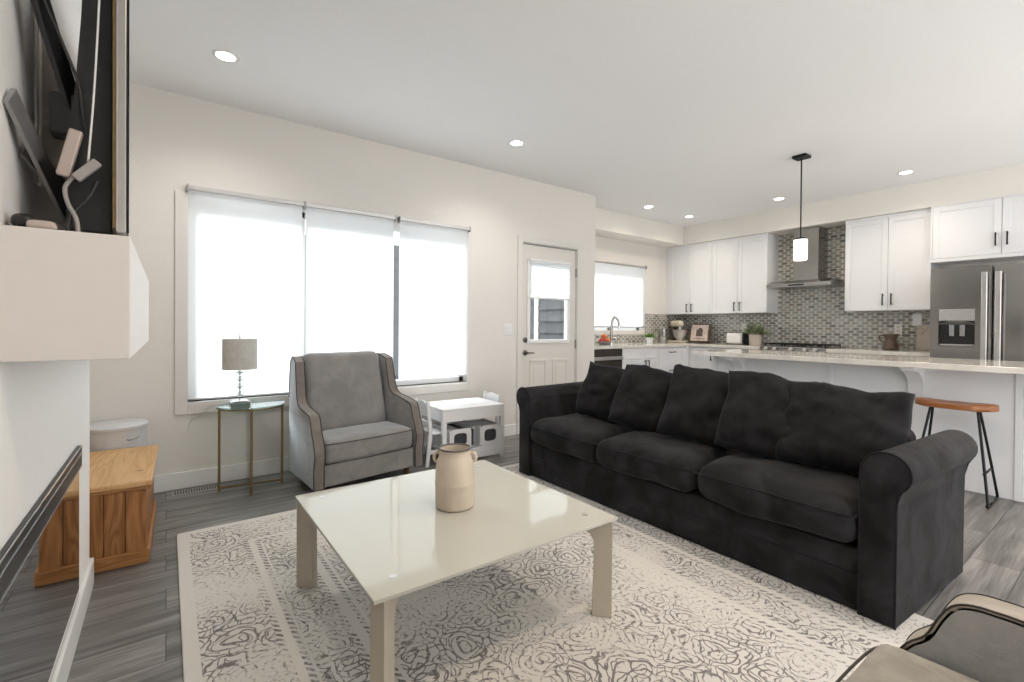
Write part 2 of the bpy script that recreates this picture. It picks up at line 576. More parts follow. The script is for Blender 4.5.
RUGX, RUGY = (0.046, 2.43), (0.02, 3.125)
def rug_mat():
    m, nt, p = new_mat('distressed rug')
    tc = N(nt, 'ShaderNodeTexCoord')
    sep = N(nt, 'ShaderNodeSeparateXYZ')
    nt.links.new(tc.outputs['Object'], sep.inputs[0])
    def math_(op, a, b=None, c=None):
        n = N(nt, 'ShaderNodeMath', operation=op)
        for i, v in enumerate((a, b, c)):
            if v is None:
                continue
            if isinstance(v, (int, float)):
                n.inputs[i].default_value = v
            else:
                nt.links.new(v, n.inputs[i])
        return n.outputs[0]
    hx, hy = (RUGX[1] - RUGX[0]) / 2, (RUGY[1] - RUGY[0]) / 2
    ax = math_('ABSOLUTE', sep.outputs[0])
    ay = math_('ABSOLUTE', sep.outputs[1])
    dx = math_('SUBTRACT', hx, ax)
    dy = math_('SUBTRACT', hy, ay)
    de = math_('MINIMUM', dx, dy)                    # distance from the rug's edge
    comb = N(nt, 'ShaderNodeCombineXYZ')
    nt.links.new(ax, comb.inputs[0])
    nt.links.new(ay, comb.inputs[1])
    # scrollwork: rings around scattered centres, mirrored in both axes
    wn = N(nt, 'ShaderNodeTexNoise')
    setin(wn, Scale=7.0, Detail=2.0)
    nt.links.new(comb.outputs[0], wn.inputs['Vector'])
    wv = N(nt, 'ShaderNodeVectorMath', operation='MULTIPLY_ADD')
    wv.inputs[1].default_value = (0.13, 0.13, 0.0)
    nt.links.new(wn.outputs['Color'], wv.inputs[0])
    nt.links.new(comb.outputs[0], wv.inputs[2])
    def rings(scale, freq, width, seedz):
        mp = N(nt, 'ShaderNodeMapping')
        mp.inputs['Location'].default_value = (seedz, seedz * 0.7, 0)
        nt.links.new(wv.outputs[0], mp.inputs[0])
        vo = N(nt, 'ShaderNodeTexVoronoi', voronoi_dimensions='2D')
        setin(vo, Scale=scale, Randomness=0.75)
        nt.links.new(mp.outputs[0], vo.inputs['Vector'])
        s = math_('SINE', math_('MULTIPLY', vo.outputs['Distance'], freq))
        return math_('LESS_THAN', math_('ABSOLUTE', s), width)
    r1 = rings(5.6, 19.0, 0.38, 0.0)
    r2 = rings(11.0, 13.0, 0.32, 3.3)
    field = math_('MAXIMUM', r1, r2)
    # border bands: dotted guard stripes
    def band(c, wd):
        return math_('LESS_THAN', math_('ABSOLUTE', math_('SUBTRACT', de, c)), wd)
    along = math_('ADD', sep.outputs[0], sep.outputs[1])
    dash = math_('GREATER_THAN', math_('SINE', math_('MULTIPLY', along, 190.0)), -0.1)
    stripes = math_('MAXIMUM', math_('MAXIMUM', band(0.29, 0.011), band(0.34, 0.011)), math_('MAXIMUM', band(0.51, 0.011), band(0.565, 0.010)))
    stripes = math_('MULTIPLY', stripes, dash)
    clear = math_('MAXIMUM', band(0.32, 0.04), band(0.545, 0.045))
    edgeclear = math_('GREATER_THAN', de, 0.05)
    field = math_('MULTIPLY', math_('MULTIPLY', field, math_('SUBTRACT', 1.0, clear)), edgeclear)
    pat = math_('MAXIMUM', field, stripes)
    # wear: patchy erosion of the print
    er = N(nt, 'ShaderNodeTexNoise')
    setin(er, Scale=70.0, Detail=5.0, Roughness=0.75)
    nt.links.new(tc.outputs['Object'], er.inputs['Vector'])
    big = N(nt, 'ShaderNodeTexNoise')
    setin(big, Scale=2.3, Detail=2.0)
    nt.links.new(tc.outputs['Object'], big.inputs['Vector'])
    thr = math_('MULTIPLY_ADD', big.outputs['Fac'], 0.70, 0.105)
    wear = N(nt, 'ShaderNodeMapRange')
    nt.links.new(math_('SUBTRACT', er.outputs['Fac'], thr), wear.inputs[0])
    setin(wear, From_Min=-0.06, From_Max=0.10)
    k = math_('MULTIPLY', pat, wear.outputs[0])
    k = math_('MULTIPLY', k, 0.85)
    colb = N(nt, 'ShaderNodeMix', data_type='RGBA')
    nt.links.new(big.outputs['Fac'], colb.inputs[0])
    colb.inputs[6].default_value = (0.63, 0.61, 0.585, 1)
    colb.inputs[7].default_value = (0.68, 0.65, 0.605, 1)
    mx = N(nt, 'ShaderNodeMix', data_type='RGBA')
    nt.links.new(k, mx.inputs[0])
    nt.links.new(colb.outputs[2], mx.inputs[6])
    mx.inputs[7].default_value = (0.12, 0.108, 0.11, 1)
    nt.links.new(mx.outputs[2], p.inputs['Base Color'])
    setin(p, Roughness=0.95)
    p.inputs['Specular IOR Level'].default_value = 0.1
    fi = N(nt, 'ShaderNodeTexNoise')
    setin(fi, Scale=260.0, Detail=2.0)
    nt.links.new(tc.outputs['Object'], fi.inputs['Vector'])
    hh = math_('MULTIPLY_ADD', k, -0.6, fi.outputs['Fac'])
    b = N(nt, 'ShaderNodeBump')
    setin(b, Strength=0.5, Distance=0.004)
    nt.links.new(hh, b.inputs['Height'])
    nt.links.new(b.outputs[0], p.inputs['Normal'])
    return m
M_rug = rug_mat()

def shade_mat():
    m = bpy.data.materials.new('roller shade cloth')
    m.use_nodes = True
    nt = m.node_tree
    nt.nodes.clear()
    out = N(nt, 'ShaderNodeOutputMaterial')
    d = N(nt, 'ShaderNodeBsdfDiffuse')
    t = N(nt, 'ShaderNodeBsdfTranslucent')
    tc = N(nt, 'ShaderNodeTexCoord')
    no = N(nt, 'ShaderNodeTexNoise')
    setin(no, Scale=2.0, Detail=1.0)
    nt.links.new(tc.outputs['Object'], no.inputs['Vector'])
    ra = N(nt, 'ShaderNodeValToRGB')
    ra.color_ramp.elements[0].color = (0.86, 0.89, 0.92, 1)
    ra.color_ramp.elements[1].color = (0.90, 0.92, 0.94, 1)
    nt.links.new(no.outputs['Fac'], ra.inputs[0])
    nt.links.new(ra.outputs[0], d.inputs[0])
    nt.links.new(ra.outputs[0], t.inputs[0])
    mx = N(nt, 'ShaderNodeMixShader')
    mx.inputs[0].default_value = 0.6
    nt.links.new(d.outputs[0], mx.inputs[1])
    nt.links.new(t.outputs[0], mx.inputs[2])
    nt.links.new(mx.outputs[0], out.inputs[0])
    return m
M_shade = shade_mat()

def pane_mat(name, tint, refl=0.08, fres=True):
    m = bpy.data.materials.new(name)
    m.use_nodes = True
    nt = m.node_tree
    nt.nodes.clear()
    out = N(nt, 'ShaderNodeOutputMaterial')
    tr = N(nt, 'ShaderNodeBsdfTransparent')
    tr.inputs[0].default_value = tint + (1,)
    gl = N(nt, 'ShaderNodeBsdfGlossy')
    setin(gl, Roughness=0.02)
    mx = N(nt, 'ShaderNodeMixShader')
    lw = N(nt, 'ShaderNodeLayerWeight')
    setin(lw, Blend=0.5)
    pw_ = N(nt, 'ShaderNodeMath', operation='POWER')
    pw_.inputs[1].default_value = 3.0
    nt.links.new(lw.outputs['Facing'], pw_.inputs[0])
    fr = N(nt, 'ShaderNodeMath', operation='MULTIPLY_ADD')
    fr.inputs[1].default_value = 0.7
    fr.inputs[2].default_value = 0.03
    nt.links.new(pw_.outputs[0], fr.inputs[0])
    nt.links.new(fr.outputs[0], mx.inputs[0])
    nt.links.new(tr.outputs[0], mx.inputs[1])
    nt.links.new(gl.outputs[0], mx.inputs[2])
    nt.links.new(mx.outputs[0], out.inputs[0])
    return m
M_pane = pane_mat('window pane', (0.95, 0.97, 0.97))
M_tableglass = pane_mat('side table glass', (0.72, 0.86, 0.82))

M_baseglass = plain('smoky glass block', (0.16, 0.20, 0.19), 0.08, var=0.1)
def crystal_mat():
    m, nt, p = new_mat('crystal')
    p.inputs['Base Color'].default_value = (0.85, 0.92, 0.93, 1)
    p.inputs['Transmission Weight'].default_value = 0.85
    setin(p, Roughness=0.05, IOR=1.5)
    return m
M_crystal = crystal_mat()

def topglass_mat():
    m, nt, p = new_mat('white back painted glass')
    p.inputs['Base Color'].default_value = (0.52, 0.515, 0.46, 1)
    setin(p, Roughness=0.035, IOR=1.38)
    p.inputs['Coat Weight'].default_value = 0.0
    p.inputs['Coat Roughness'].default_value = 0.02
    return m
M_topglass = topglass_mat()

def mirror_mat():
    m, nt, p = new_mat('fireplace glass')
    p.inputs['Base Color'].default_value = (0.42, 0.41, 0.41, 1)
    setin(p, Roughness=0.012, Metallic=1.0)
    return m
M_mirror = mirror_mat()

def tile_mat():
    m, nt, p = new_mat('mosaic tile')
    at = N(nt, 'ShaderNodeAttribute', attribute_name='tint')
    ra = N(nt, 'ShaderNodeValToRGB')
    ra.color_ramp.interpolation = 'CONSTANT'
    e = ra.color_ramp.elements
    cols = [(0.0, (0.34, 0.33, 0.29)), (0.22, (0.27, 0.26, 0.235)), (0.42, (0.40, 0.385, 0.34)), (0.66, (0.20, 0.185, 0.165)), (0.78, (0.31, 0.27, 0.22)), (0.9, (0.47, 0.455, 0.42))]
    e[0].color = cols[0][1] + (1,)
    e[1].position = cols[1][0]
    e[1].color = cols[1][1] + (1,)
    for pz, c in cols[2:]:
        k = e.new(pz)
        k.color = c + (1,)
    nt.links.new(at.outputs['Fac'], ra.inputs[0])
    nt.links.new(ra.outputs[0], p.inputs['Base Color'])
    setin(p, Roughness=0.18)
    return m
M_tile = tile_mat()
M_grout = plain('grout', (0.68, 0.67, 0.64), 0.8, var=0.03)

def siding_mat():
    return plain('grey siding paint', (0.085, 0.09, 0.10), 0.7, var=0.08, nscale=8)
M_siding = siding_mat()

# ------------------------------------------------------------------ room shell
H = 2.74
WY = 4.01            # living room window wall
KY = 4.74            # kitchen window wall
RX = 6.93            # range wall
NX = 4.18            # end of the living room wall
FX = -0.27           # fireplace wall face
LX = -0.78           # left wall in the alcove

struct('floor', bx(-1.2, RX + 0.15, -1.3, 5.0, -0.12, 0.0), M_floor)
cl_ = B()
add_prism(cl_, [(-1.2, -1.3), (RX + 0.15, -1.3), (RX + 0.15, 4.91), (NX - 0.17, 4.91), (NX - 0.17, WY + 0.17), (-1.2, WY + 0.17)], 'z', H, H + 0.15)
struct('ceiling', cl_, M_ceil)

def wall_with_holes(x0, x1, y0, y1, z0, z1, holes):
    """wall slab along X from y0 to y1 with rectangular openings (xa, xb, za, zb)"""
    bm = B()
    xs = sorted({x0, x1} | {h[0] for h in holes} | {h[1] for h in holes})
    for a, b in zip(xs, xs[1:]):
        hs = [h for h in holes if h[0] <= a + 1e-6 and h[1] >= b - 1e-6]
        if not hs:
            add_box(bm, a, b, y0, y1, z0, z1)
        else:
            h = hs[0]
            if h[2] > z0:
                add_box(bm, a, b, y0, y1, z0, h[2])
            if h[3] < z1:
                add_box(bm, a, b, y0, y1, h[3], z1)
    bmesh.ops.remove_doubles(bm, verts=bm.verts, dist=1e-5)
    return bm

WIN = (0.12, 2.39, 0.60, 2.06)
DOOR = (3.07, 3.87, 0.0, 2.045)
struct('wall_back', wall_with_holes(LX - 0.15, NX, WY, WY + 0.17, 0, H, [WIN, DOOR]), M_wall)
struct('wall_return', bx(NX - 0.17, NX, WY + 0.17, KY, 0, H), M_wall)
KWIN = (4.62, 6.00, 1.10, 2.04)
struct('wall_kitchen', wall_with_holes(NX - 0.17, RX + 0.15, KY, KY + 0.17, 0, H, [KWIN]), M_wall)
struct('wall_right', bx(RX, RX + 0.15, -1.3, KY, 0, H), M_wall)
struct('wall_left', bx(LX - 0.15, LX, 2.0, WY, 0, H), M_wall)
struct('wall_fireplace', bx(LX, FX, -0.6, 2.74, 0, H), M_fpwall)
struct('wall_front_added', bx(FX, 0.95, -0.60, -0.45, 0, H), M_wall)  # unseen wall stub, added to darken the mantel's near end
# dropped soffit over the kitchen cabinets
sof = B()
add_box(sof, NX, RX, 4.40, KY, 2.455, H)
add_box(sof, 6.56, RX, -1.3, 4.40, 2.455, H)
struct('ceiling_soffit', sof, M_soffit)

# baseboards
def base_x(x0, x1, y, name):
    return struct(name, bx(x0, x1, y - 0.014, y, 0.0, 0.115, bev=0.003), M_trim)
base_x(LX, 3.0, WY, 'baseboard_back')
base_x(3.94, NX, WY, 'baseboard_back_corner')
bb = B()
add_box(bb, FX, FX + 0.015, -0.6, 2.755, 0.0, 0.12, bev=0.003)
add_box(bb, LX, FX + 0.015, 2.74, 2.755, 0.0, 0.12, bev=0.003)
struct('baseboard_fireplace', bb, M_trim)

# outside: snowy ground and the neighbour's grey lap siding, porch slab over the door
struct('ground_outside', bx(-6, 14, 4.95, 12, -0.5, -0.35), M_snow)
sd = B()
for i in range(12):
    z = -0.35 + i * 0.26
    add_prism(sd, [(9.06, z), (9.03, z), (9.055, z + 0.26), (9.08, z + 0.26)], 'x', -6, 14)
struct('wall_neighbour', sd, M_siding)
sr = B()
for i in range(20):
    z = -0.3 + i * 0.152
    add_prism(sr, [(NX - 0.171, z), (NX - 0.196, z), (NX - 0.181, z + 0.152), (NX - 0.171, z + 0.152)], 'y', WY + 0.18, 4.85)
for v in sr.verts:
    pass
struct('wall_return_siding', sr, M_siding)
struct('trim_3', bx(NX - 0.20, NX - 0.171, 4.85, 4.925, -0.3, 2.9), M_trim)

# ------------------------------------------------------------------ living room window
wx0, wx1, wz0, wz1 = WIN
wf = B()
for (a, b, c, d) in ((wx0, wx0 + 0.05, wz0, wz1), (wx1 - 0.05, wx1, wz0, wz1), (wx0, wx1, wz0, wz0 + 0.05), (wx0, wx1, wz1 - 0.05, wz1),
                     (0.845, 0.905, wz0, wz1), (1.60, 1.66, wz0, wz1)):
    add_box(wf, a, b, WY + 0.07, WY + 0.14, c, d, bev=0.004)
win = struct('window_1', wf, M_trim)
for a, b in ((0.17, 0.845), (0.905, 1.60), (1.66, 2.34)):
    obj('pane', bx(a, b, WY + 0.10, WY + 0.106, wz0 + 0.05, wz1 - 0.05), M_pane, win)
rv = B()
add_box(rv, wx0, wx1, WY - 0.012, WY + 0.07, wz0 - 0.014, wz0)
obj('sill', rv, M_trim, win)
cs = B()
add_box(cs, wx0 - 0.075, wx0, WY - 0.016, WY, wz0 - 0.085, wz1 + 0.01, bev=0.003)
add_box(cs, wx1, wx1 + 0.04, WY - 0.016, WY, wz0 - 0.085, wz1 + 0.01, bev=0.003)
add_box(cs, wx0, wx1, WY - 0.016, WY, wz0 - 0.085, wz0 - 0.014, bev=0.003)
obj('casing', cs, M_casing, win)

def roller_shade(x0, x1, zb, label):
    yy = WY - 0.05
    t = thing('roller_shade', label, 'window blind', ((x0 + x1) / 2, yy, 2.09), 0, 'roller shades on the big window')
    obj('roller_tube', move(cyl((0, 0), 0.013, 0, x1 - x0 + 0.01), T(x0 - 0.005, yy + 0.016, 2.095) @ Matrix.Rotation(R(90), 4, 'Y')), M_silver, t, auto=40)
    bm = B()
    add_box(bm, x0 - 0.008, x1 + 0.008, yy - 0.006, yy + 0.004, 2.083, 2.112, bev=0.002)
    obj('fascia', bm, M_silver, t)
    obj('shade_cloth', sheet(x0 + 0.004, x1 - 0.004, yy + 0.028, zb, 2.088), M_shade, t)
    obj('bottom_bar', bx(x0 + 0.004, x1 - 0.004, yy + 0.024, yy + 0.032, zb - 0.007, zb, bev=0.002), M_silver, t)
    for s in (x0 - 0.008, x1):
        obj('end_bracket', bx(s, s + 0.01, yy - 0.008, WY, 2.070, 2.118, bev=0.002), M_bracket, t)
    return t
roller_shade(0.118, 0.866, 0.625, 'wide white roller shade behind the table lamp, leftmost on the big window')
roller_shade(0.884, 1.622, 0.650, 'white roller shade directly above the grey armchair, middle of the big window')
roller_shade(1.668, 2.385, 0.675, 'narrower white roller shade above the play table, rightmost on the big window')

# ------------------------------------------------------------------ back door
dx0, dx1, _, dz1 = DOOR
d = struct('door_1', wall_with_holes(dx0 + 0.004, dx1 - 0.004, WY + 0.012, WY + 0.056, 0.005, dz1 - 0.006, [(3.145, 3.775, 0.965, 1.885)]), M_door)
fr = B()
for (a, b, c, e) in ((3.145, 3.185, 0.965, 1.885), (3.735, 3.775, 0.965, 1.885), (3.185, 3.735, 0.965, 1.005), (3.185, 3.735, 1.845, 1.885)):
    add_box(fr, a, b, WY - 0.004, WY + 0.06, c, e, bev=0.004)
obj('window_frame', fr, M_trim, d)
obj('pane', bx(3.185, 3.735, WY + 0.03, WY + 0.036, 1.005, 1.845), M_pane, d)
for a, b in ((3.19, 3.425), (3.515, 3.75)):
    pn = B()
    for (x0, x1, z0, z1) in ((a, b, 0.20, 0.222), (a, b, 0.765, 0.787), (a, a + 0.022, 0.222, 0.765), (b - 0.022, b, 0.222, 0.765)):
        add_box(pn, x0, x1, WY + 0.004, WY + 0.014, z0, z1, bev=0.003)
    add_box(pn, a + 0.05, b - 0.05, WY + 0.006, WY + 0.014, 0.27, 0.72, bev=0.004)
    obj('raised_panel', pn, M_door, d)
kb = move(lathe([(0.028, 0), (0.028, 0.012), (0.014, 0.016), (0.014, 0.03)], seg=20), T(3.125, WY + 0.013, 1.005) @ Matrix.Rotation(R(90), 4, 'X'))
obj('deadbolt', kb, M_nickel, d, auto=40)
lv = move(lathe([(0.03, 0), (0.03, 0.008), (0.011, 0.012), (0.011, 0.05)], seg=20), T(3.125, WY + 0.013, 0.866) @ Matrix.Rotation(R(90), 4, 'X'))
add_tube(lv, [(3.125, WY - 0.034, 0.866), (3.17, WY - 0.036, 0.866), (3.225, WY - 0.03, 0.862)], [0.009, 0.008, 0.006])
obj('lever_handle', lv, M_nickel, d, auto=40)
for z in (0.25, 0.95, 1.78):
    obj('hinge', bx(3.862, 3.874, WY - 0.012, WY + 0.012, z - 0.05, z + 0.05, bev=0.002), M_bracket, d)
dc = B()
add_box(dc, dx0 - 0.065, dx0 - 0.003, WY - 0.016, WY, 0, 2.12, bev=0.003)
add_box(dc, dx1 + 0.005, dx1 + 0.065, WY - 0.016, WY, 0, 2.12, bev=0.003)
add_box(dc, dx0 - 0.003, dx1 + 0.005, WY - 0.016, WY, 2.058, 2.12, bev=0.003)
struct('trim_1', dc, M_casing)
struct('trim_2', bx(dx0, dx1, WY - 0.004, WY + 0.05, dz1 - 0.002, dz1 + 0.008), M_bracket)

ds = thing('door_shade', 'small white cellular shade half drawn over the door window', 'window blind', (3.46, WY - 0.02, 1.46))
ps = B()
n = 12
z0, z1 = 1.475, 1.86
for i in range(n):
    za, zb = z0 + (z1 - z0) * i / n, z0 + (z1 - z0) * (i + 1) / n
    zm = (za + zb) / 2
    for (ya_, zc_), (yb_, zd_) in (((WY - 0.014, za), (WY - 0.024, zm)), ((WY - 0.024, zm), (WY - 0.014, zb))):
        ps.faces.new([ps.verts.new(p) for p in ((3.165, ya_, zc_), (3.755, ya_, zc_), (3.755, yb_, zd_), (3.165, yb_, zd_))])
obj('pleated_cloth', ps, M_shade, ds)
obj('head_rail', bx(3.155, 3.765, WY - 0.034, WY - 0.005, 1.86, 1.888, bev=0.003), M_trim, ds)
obj('bottom_rail', bx(3.135, 3.785, WY - 0.030, WY - 0.008, 1.455, 1.475, bev=0.003), M_trim, ds)

# light switch
ls = thing('light_switch', 'white double light switch plate on the wall left of the door', 'switch', (2.89, WY, 1.12))
obj('plate', bx(2.835, 2.945, WY - 0.006, WY, 1.06, 1.18, bev=0.003), M_whiteplastic, ls)
for x in (2.865, 2.915):
    obj('rocker', bx(x - 0.016, x + 0.016, WY - 0.011, WY - 0.006, 1.087, 1.153, bev=0.002), M_whiteplastic, ls)

# floor register
vt = thing('floor_vent', 'dark slotted floor register by the baseboard under the window', 'vent', (0.17, 3.90, 0))
obj('frame', bx(0.03, 0.31, 3.85, 3.95, 0.0, 0.004, bev=0.001), M_greyplastic, vt)
sl = B()
for i in range(17):
    add_box(sl, 0.045 + i * 0.0152, 0.045 + i * 0.0152 + 0.008, 3.865, 3.935, 0.004, 0.006)
obj('slots', sl, M_blackplastic, vt)

# ------------------------------------------------------------------ fireplace wall: mantel, glass, television
mt = obj('mantel_shelf', bx(FX, -0.066, 1.36, 2.752, 1.07, 1.345, bev=0.002), M_mantel)
tag(mt, 'thick white box mantel shelf jutting from the fireplace wall', 'mantel')

fp = thing('fireplace', 'wall mounted linear fireplace with reflective black glass front', 'fireplace', (FX, 1.3, 0.12))
g0, g1 = -0.2, 2.385
obj('glass_front', bx(FX + 0.0, FX + 0.006, g0, g1, 0.121, 0.62), M_mirror, fp)
fb = B()
add_box(fb, FX, FX + 0.014, g0, g1, 0.615, 0.69, bev=0.002)
obj('top_bar', fb, M_blackplastic, fp)
ch = B()
add_box(ch, FX + 0.014, FX + 0.0155, g0, g1, 0.689, 0.693)
add_box(ch, FX + 0.014, FX + 0.0155, g0, g1, 0.664, 0.666)
add_box(ch, FX + 0.014, FX + 0.0155, g0, g1, 0.613, 0.616)
obj('chrome_strip', ch, M_chrome, fp)

tv = thing('television', 'flat television seen edge-on above the mantel, dark back towards us', 'television', (-0.0725, 1.45, 1.40), R(3.2))
ty0, ty1, tz0, tz1 = 1.45, 2.70, 1.365, 2.11
obj('screen', bx(-0.0765, -0.0725, ty0, ty1, tz0, tz1, bev=0.001), M_glassblack, tv)
obj('bezel', bx(-0.097, -0.0766, ty0 + 0.003, ty1 - 0.003, tz0, tz1, bev=0.003), M_silver, tv)
obj('inner_rim', bx(-0.103, -0.0972, ty0 + 0.006, ty1 - 0.006, tz0 + 0.01, tz1 - 0.01), M_gold, tv)
bk = B()
add_prism(bk, [(1.365, -0.103), (1.365, -0.186), (1.60, -0.176), (1.85, -0.160), (2.10, -0.15), (2.10, -0.103)], 'y', 1.485, 1.74, bev=0.004)
for v in bk.verts:
    v.co = Vector((v.co.z, v.co.y, v.co.x))
obj('back_housing', bk, M_tvback, tv)
for (x, z) in ((-0.155, 1.45), (-0.13, 1.42), (-0.13, 1.75), (-0.125, 2.0)):
    obj('screw', move(lathe([(0.004, 0), (0.004, 0.003)], seg=10), T(x, 1.485, z) @ Matrix.Rotation(R(90), 4, 'X')), M_blackplastic, tv)

mk = thing('television_mount', 'grey metal bracket arm holding the television to the wall', 'bracket', (FX, 1.6, 1.6))
obj('wall_plate', bx(FX, FX + 0.010, 1.66, 1.70, 1.50, 1.95, bev=0.003), M_silver, mk)
def strut(p, q, wd, th, nm, mat):
    p, q = Vector(p), Vector(q)
    dvec = q - p
    L = dvec.length
    bm = bx(-wd / 2, wd / 2, -th / 2, th / 2, 0, L, bev=min(wd, th) * 0.2)
    move(bm, T(*p) @ dvec.to_track_quat('Z', 'Y').to_matrix().to_4x4())
    return obj(nm, bm, mat, mk)
strut((-0.262, 1.40, 1.62), (-0.205, 1.66, 1.42), 0.010, 0.05, 'lower_arm', M_bracket)
strut((-0.250, 1.43, 1.96), (-0.165, 1.60, 1.60), 0.012, 0.05, 'upper_arm', M_blackplastic)
strut((-0.262, 1.52, 1.55), (-0.185, 1.70, 1.45), 0.008, 0.05, 'tie_arm', M_bracket)
obj('pivot_block', bx(-0.225, -0.165, 1.545, 1.60, 1.60, 1.70, bev=0.006), M_blackplastic, mk)

def cord(name, pts, r, mat, label, cat='cable', group=None, seg=8):
    o = obj(name, tube(smooth_path(pts), r, seg), mat, None, smooth=True)
    tag(o, label, cat, group)
    return o
pw = thing('power_adapter', 'beige plug adapter hanging on cables behind the television', 'adapter', (-0.175, 1.48, 1.46))
obj('adapter_body', move(bx(-0.012, 0.012, -0.010, 0.010, -0.055, 0.055, bev=0.004), T(-0.178, 1.46, 1.535) @ Matrix.Rotation(R(12), 4, 'Y')), M_beigeplastic, pw)
obj('adapter_plug', move(bx(-0.010, 0.010, -0.007, 0.007, -0.03, 0.03, bev=0.003), T(-0.148, 1.45, 1.50) @ Matrix.Rotation(R(40), 4, 'Y')), M_greyplastic, pw)
cord('grey_cable', [(-0.172, 1.46, 1.482), (-0.185, 1.455, 1.455), (-0.180, 1.45, 1.42), (-0.165, 1.44, 1.385), (-0.160, 1.43, 1.346)], 0.0045, M_greyplastic, 'thick grey cable looping down from the adapter to the mantel')
cord('black_cable', [(-0.130, 1.455, 1.48), (-0.145, 1.455, 1.44), (-0.170, 1.45, 1.40), (-0.178, 1.44, 1.37), (-0.178, 1.43, 1.346)], 0.0042, M_blackplastic, 'black cable crossing the grey one above the mantel')
cord('white_cable', [(-0.125, 1.46, 1.98), (-0.131, 1.455, 1.80), (-0.138, 1.455, 1.65), (-0.146, 1.452, 1.52)], 0.0022, M_whiteplastic, 'thin white cable hanging down the back of the television')
cord('thin_black_cable', [(-0.245, 1.45, 1.98), (-0.225, 1.46, 1.88), (-0.19, 1.47, 1.78), (-0.165, 1.475, 1.70), (-0.155, 1.475, 1.60)], 0.0032, M_blackplastic, 'thin black cable swinging diagonally to the television mount')
hs = thing('game_controller', 'dark rounded gadget lying on the left of the mantel', 'gadget', (-0.235, 1.42, 1.346))
obj('gadget_body', softbox(-0.262, -0.225, 1.39, 1.45, 1.3455, 1.379, r=0.016, n=6, wr=0), M_blackplastic, hs, smooth=True)
ms = thing('computer_mouse', 'beige mouse with a thin lead on the mantel', 'mouse', (-0.2, 1.40, 1.346))
obj('mouse_body', softbox(-0.235, -0.188, 1.372, 1.396, 1.3455, 1.362, r=0.012, n=6, crown=0.003, wr=0), M_beigeplastic, ms, smooth=True)
obj('lead', tube(smooth_path([(-0.205, 1.397, 1.358), (-0.19, 1.40, 1.364), (-0.178, 1.402, 1.358), (-0.172, 1.405, 1.349)]), 0.0014, 6), M_blackplastic, ms, smooth=True)

# ------------------------------------------------------------------ pine chest and the pail behind it
cx0, cx1, cy0, cy1 = -0.62, -0.070, 2.885, 3.645
pc = thing('pine_chest', 'honey pine blanket chest on the floor beside the fireplace wall', 'chest', ((cx0 + cx1) / 2, (cy0 + cy1) / 2, 0), R(-1.2))
body = B()
add_box(body, cx0, cx1, cy0, cy1, 0.0, 0.372)
obj('body', body, M_pine, pc)
pl = B()
k = 7
for i in range(k):
    a = cx0 + (cx1 - cx0) * i / k
    b = cx0 + (cx1 - cx0) * (i + 1) / k
    add_box(pl, a + 0.0015, b - 0.0015, cy0 - 0.008, cy0, 0.05, 0.372, bev=0.002)
obj('front_boards', pl, M_pine, pc)
obj('skirting', merge(bx(cx0 - 0.012, cx1 + 0.012, cy0 - 0.022, cy0 - 0.008, 0, 0.062, bev=0.004), bx(cx1, cx1 + 0.014, cy0 - 0.008, cy1, 0, 0.062, bev=0.004)), M_pineedge, pc)
obj('lid', bx(cx0 - 0.012, cx1 + 0.024, cy0 - 0.03, cy1 + 0.02, 0.372, 0.398, bev=0.005), M_pinetop, pc)
obj('lid_edge', bx(cx0 - 0.010, cx1 + 0.022, cy0 - 0.022, cy0 - 0.008, 0.355, 0.372, bev=0.004), M_pineedge, pc)
kn = bx(-0.118, -0.09, 3.06, 3.068, 0.398, 0.3985)
obj('scratch', kn, M_darkwood, pc)

pa = thing('lidded_pail', 'round pale enamel pail with a lid behind the pine chest', 'pail', (-0.262, 3.836, 0))
obj('body', lathe([(0.13, 0.0), (0.145, 0.01), (0.158, 0.50), (0.159, 0.505)], (-0.262, 3.836, 0), 40), M_tin, pa, auto=40)
obj('lid', lathe([(0.164, 0.495), (0.167, 0.50), (0.167, 0.518), (0.158, 0.526), (0.06, 0.531), (0.0001, 0.532)], (-0.262, 3.836, 0), 40), M_tin, pa, auto=40)
obj('handle', tube([(-0.19, 3.672, 0.445), (-0.18, 3.658, 0.443), (-0.155, 3.668, 0.448), (-0.14, 3.685, 0.45), (-0.138, 3.71, 0.45)], 0.0035), M_bracket, pa, smooth=True)

# ------------------------------------------------------------------ round side table and lamp
st = thing('side_table', 'small round glass side table on thin brass legs', 'side table', (0.485, 3.76, 0))
cx, cy = 0.485, 3.76
obj('glass_top', cyl((cx, cy), 0.214, 0.583, 0.592, 56, 0.002), M_tableglass, st, auto=40)
ring = B()
add_tube(ring, [(cx + 0.206 * math.cos(2 * PI * i / 48), cy + 0.206 * math.sin(2 * PI * i / 48), 0.577) for i in range(49)], 0.006, 6, cap=False)
obj('top_ring', ring, M_gold, st, smooth=True)
a0 = R(-7.35)
for q in range(4):
    a = a0 + q * PI / 2
    x, y = cx + 0.194 * math.cos(a), cy + 0.194 * math.sin(a)
    lg = bx(-0.008, 0.008, -0.008, 0.008, 0, 0.574, bev=0.0015)
    obj('leg', move(lg, T(x, y, 0) @ RZ(a)), M_gold, st)
for q in range(2):
    a = a0 + q * PI / 2
    sb = bx(-0.186, 0.186, -0.007, 0.007, 0.018 + 0.014 * q, 0.032 + 0.014 * q, bev=0.001)
    obj('stretcher', move(sb, T(cx, cy, 0) @ RZ(a)), M_gold, st)

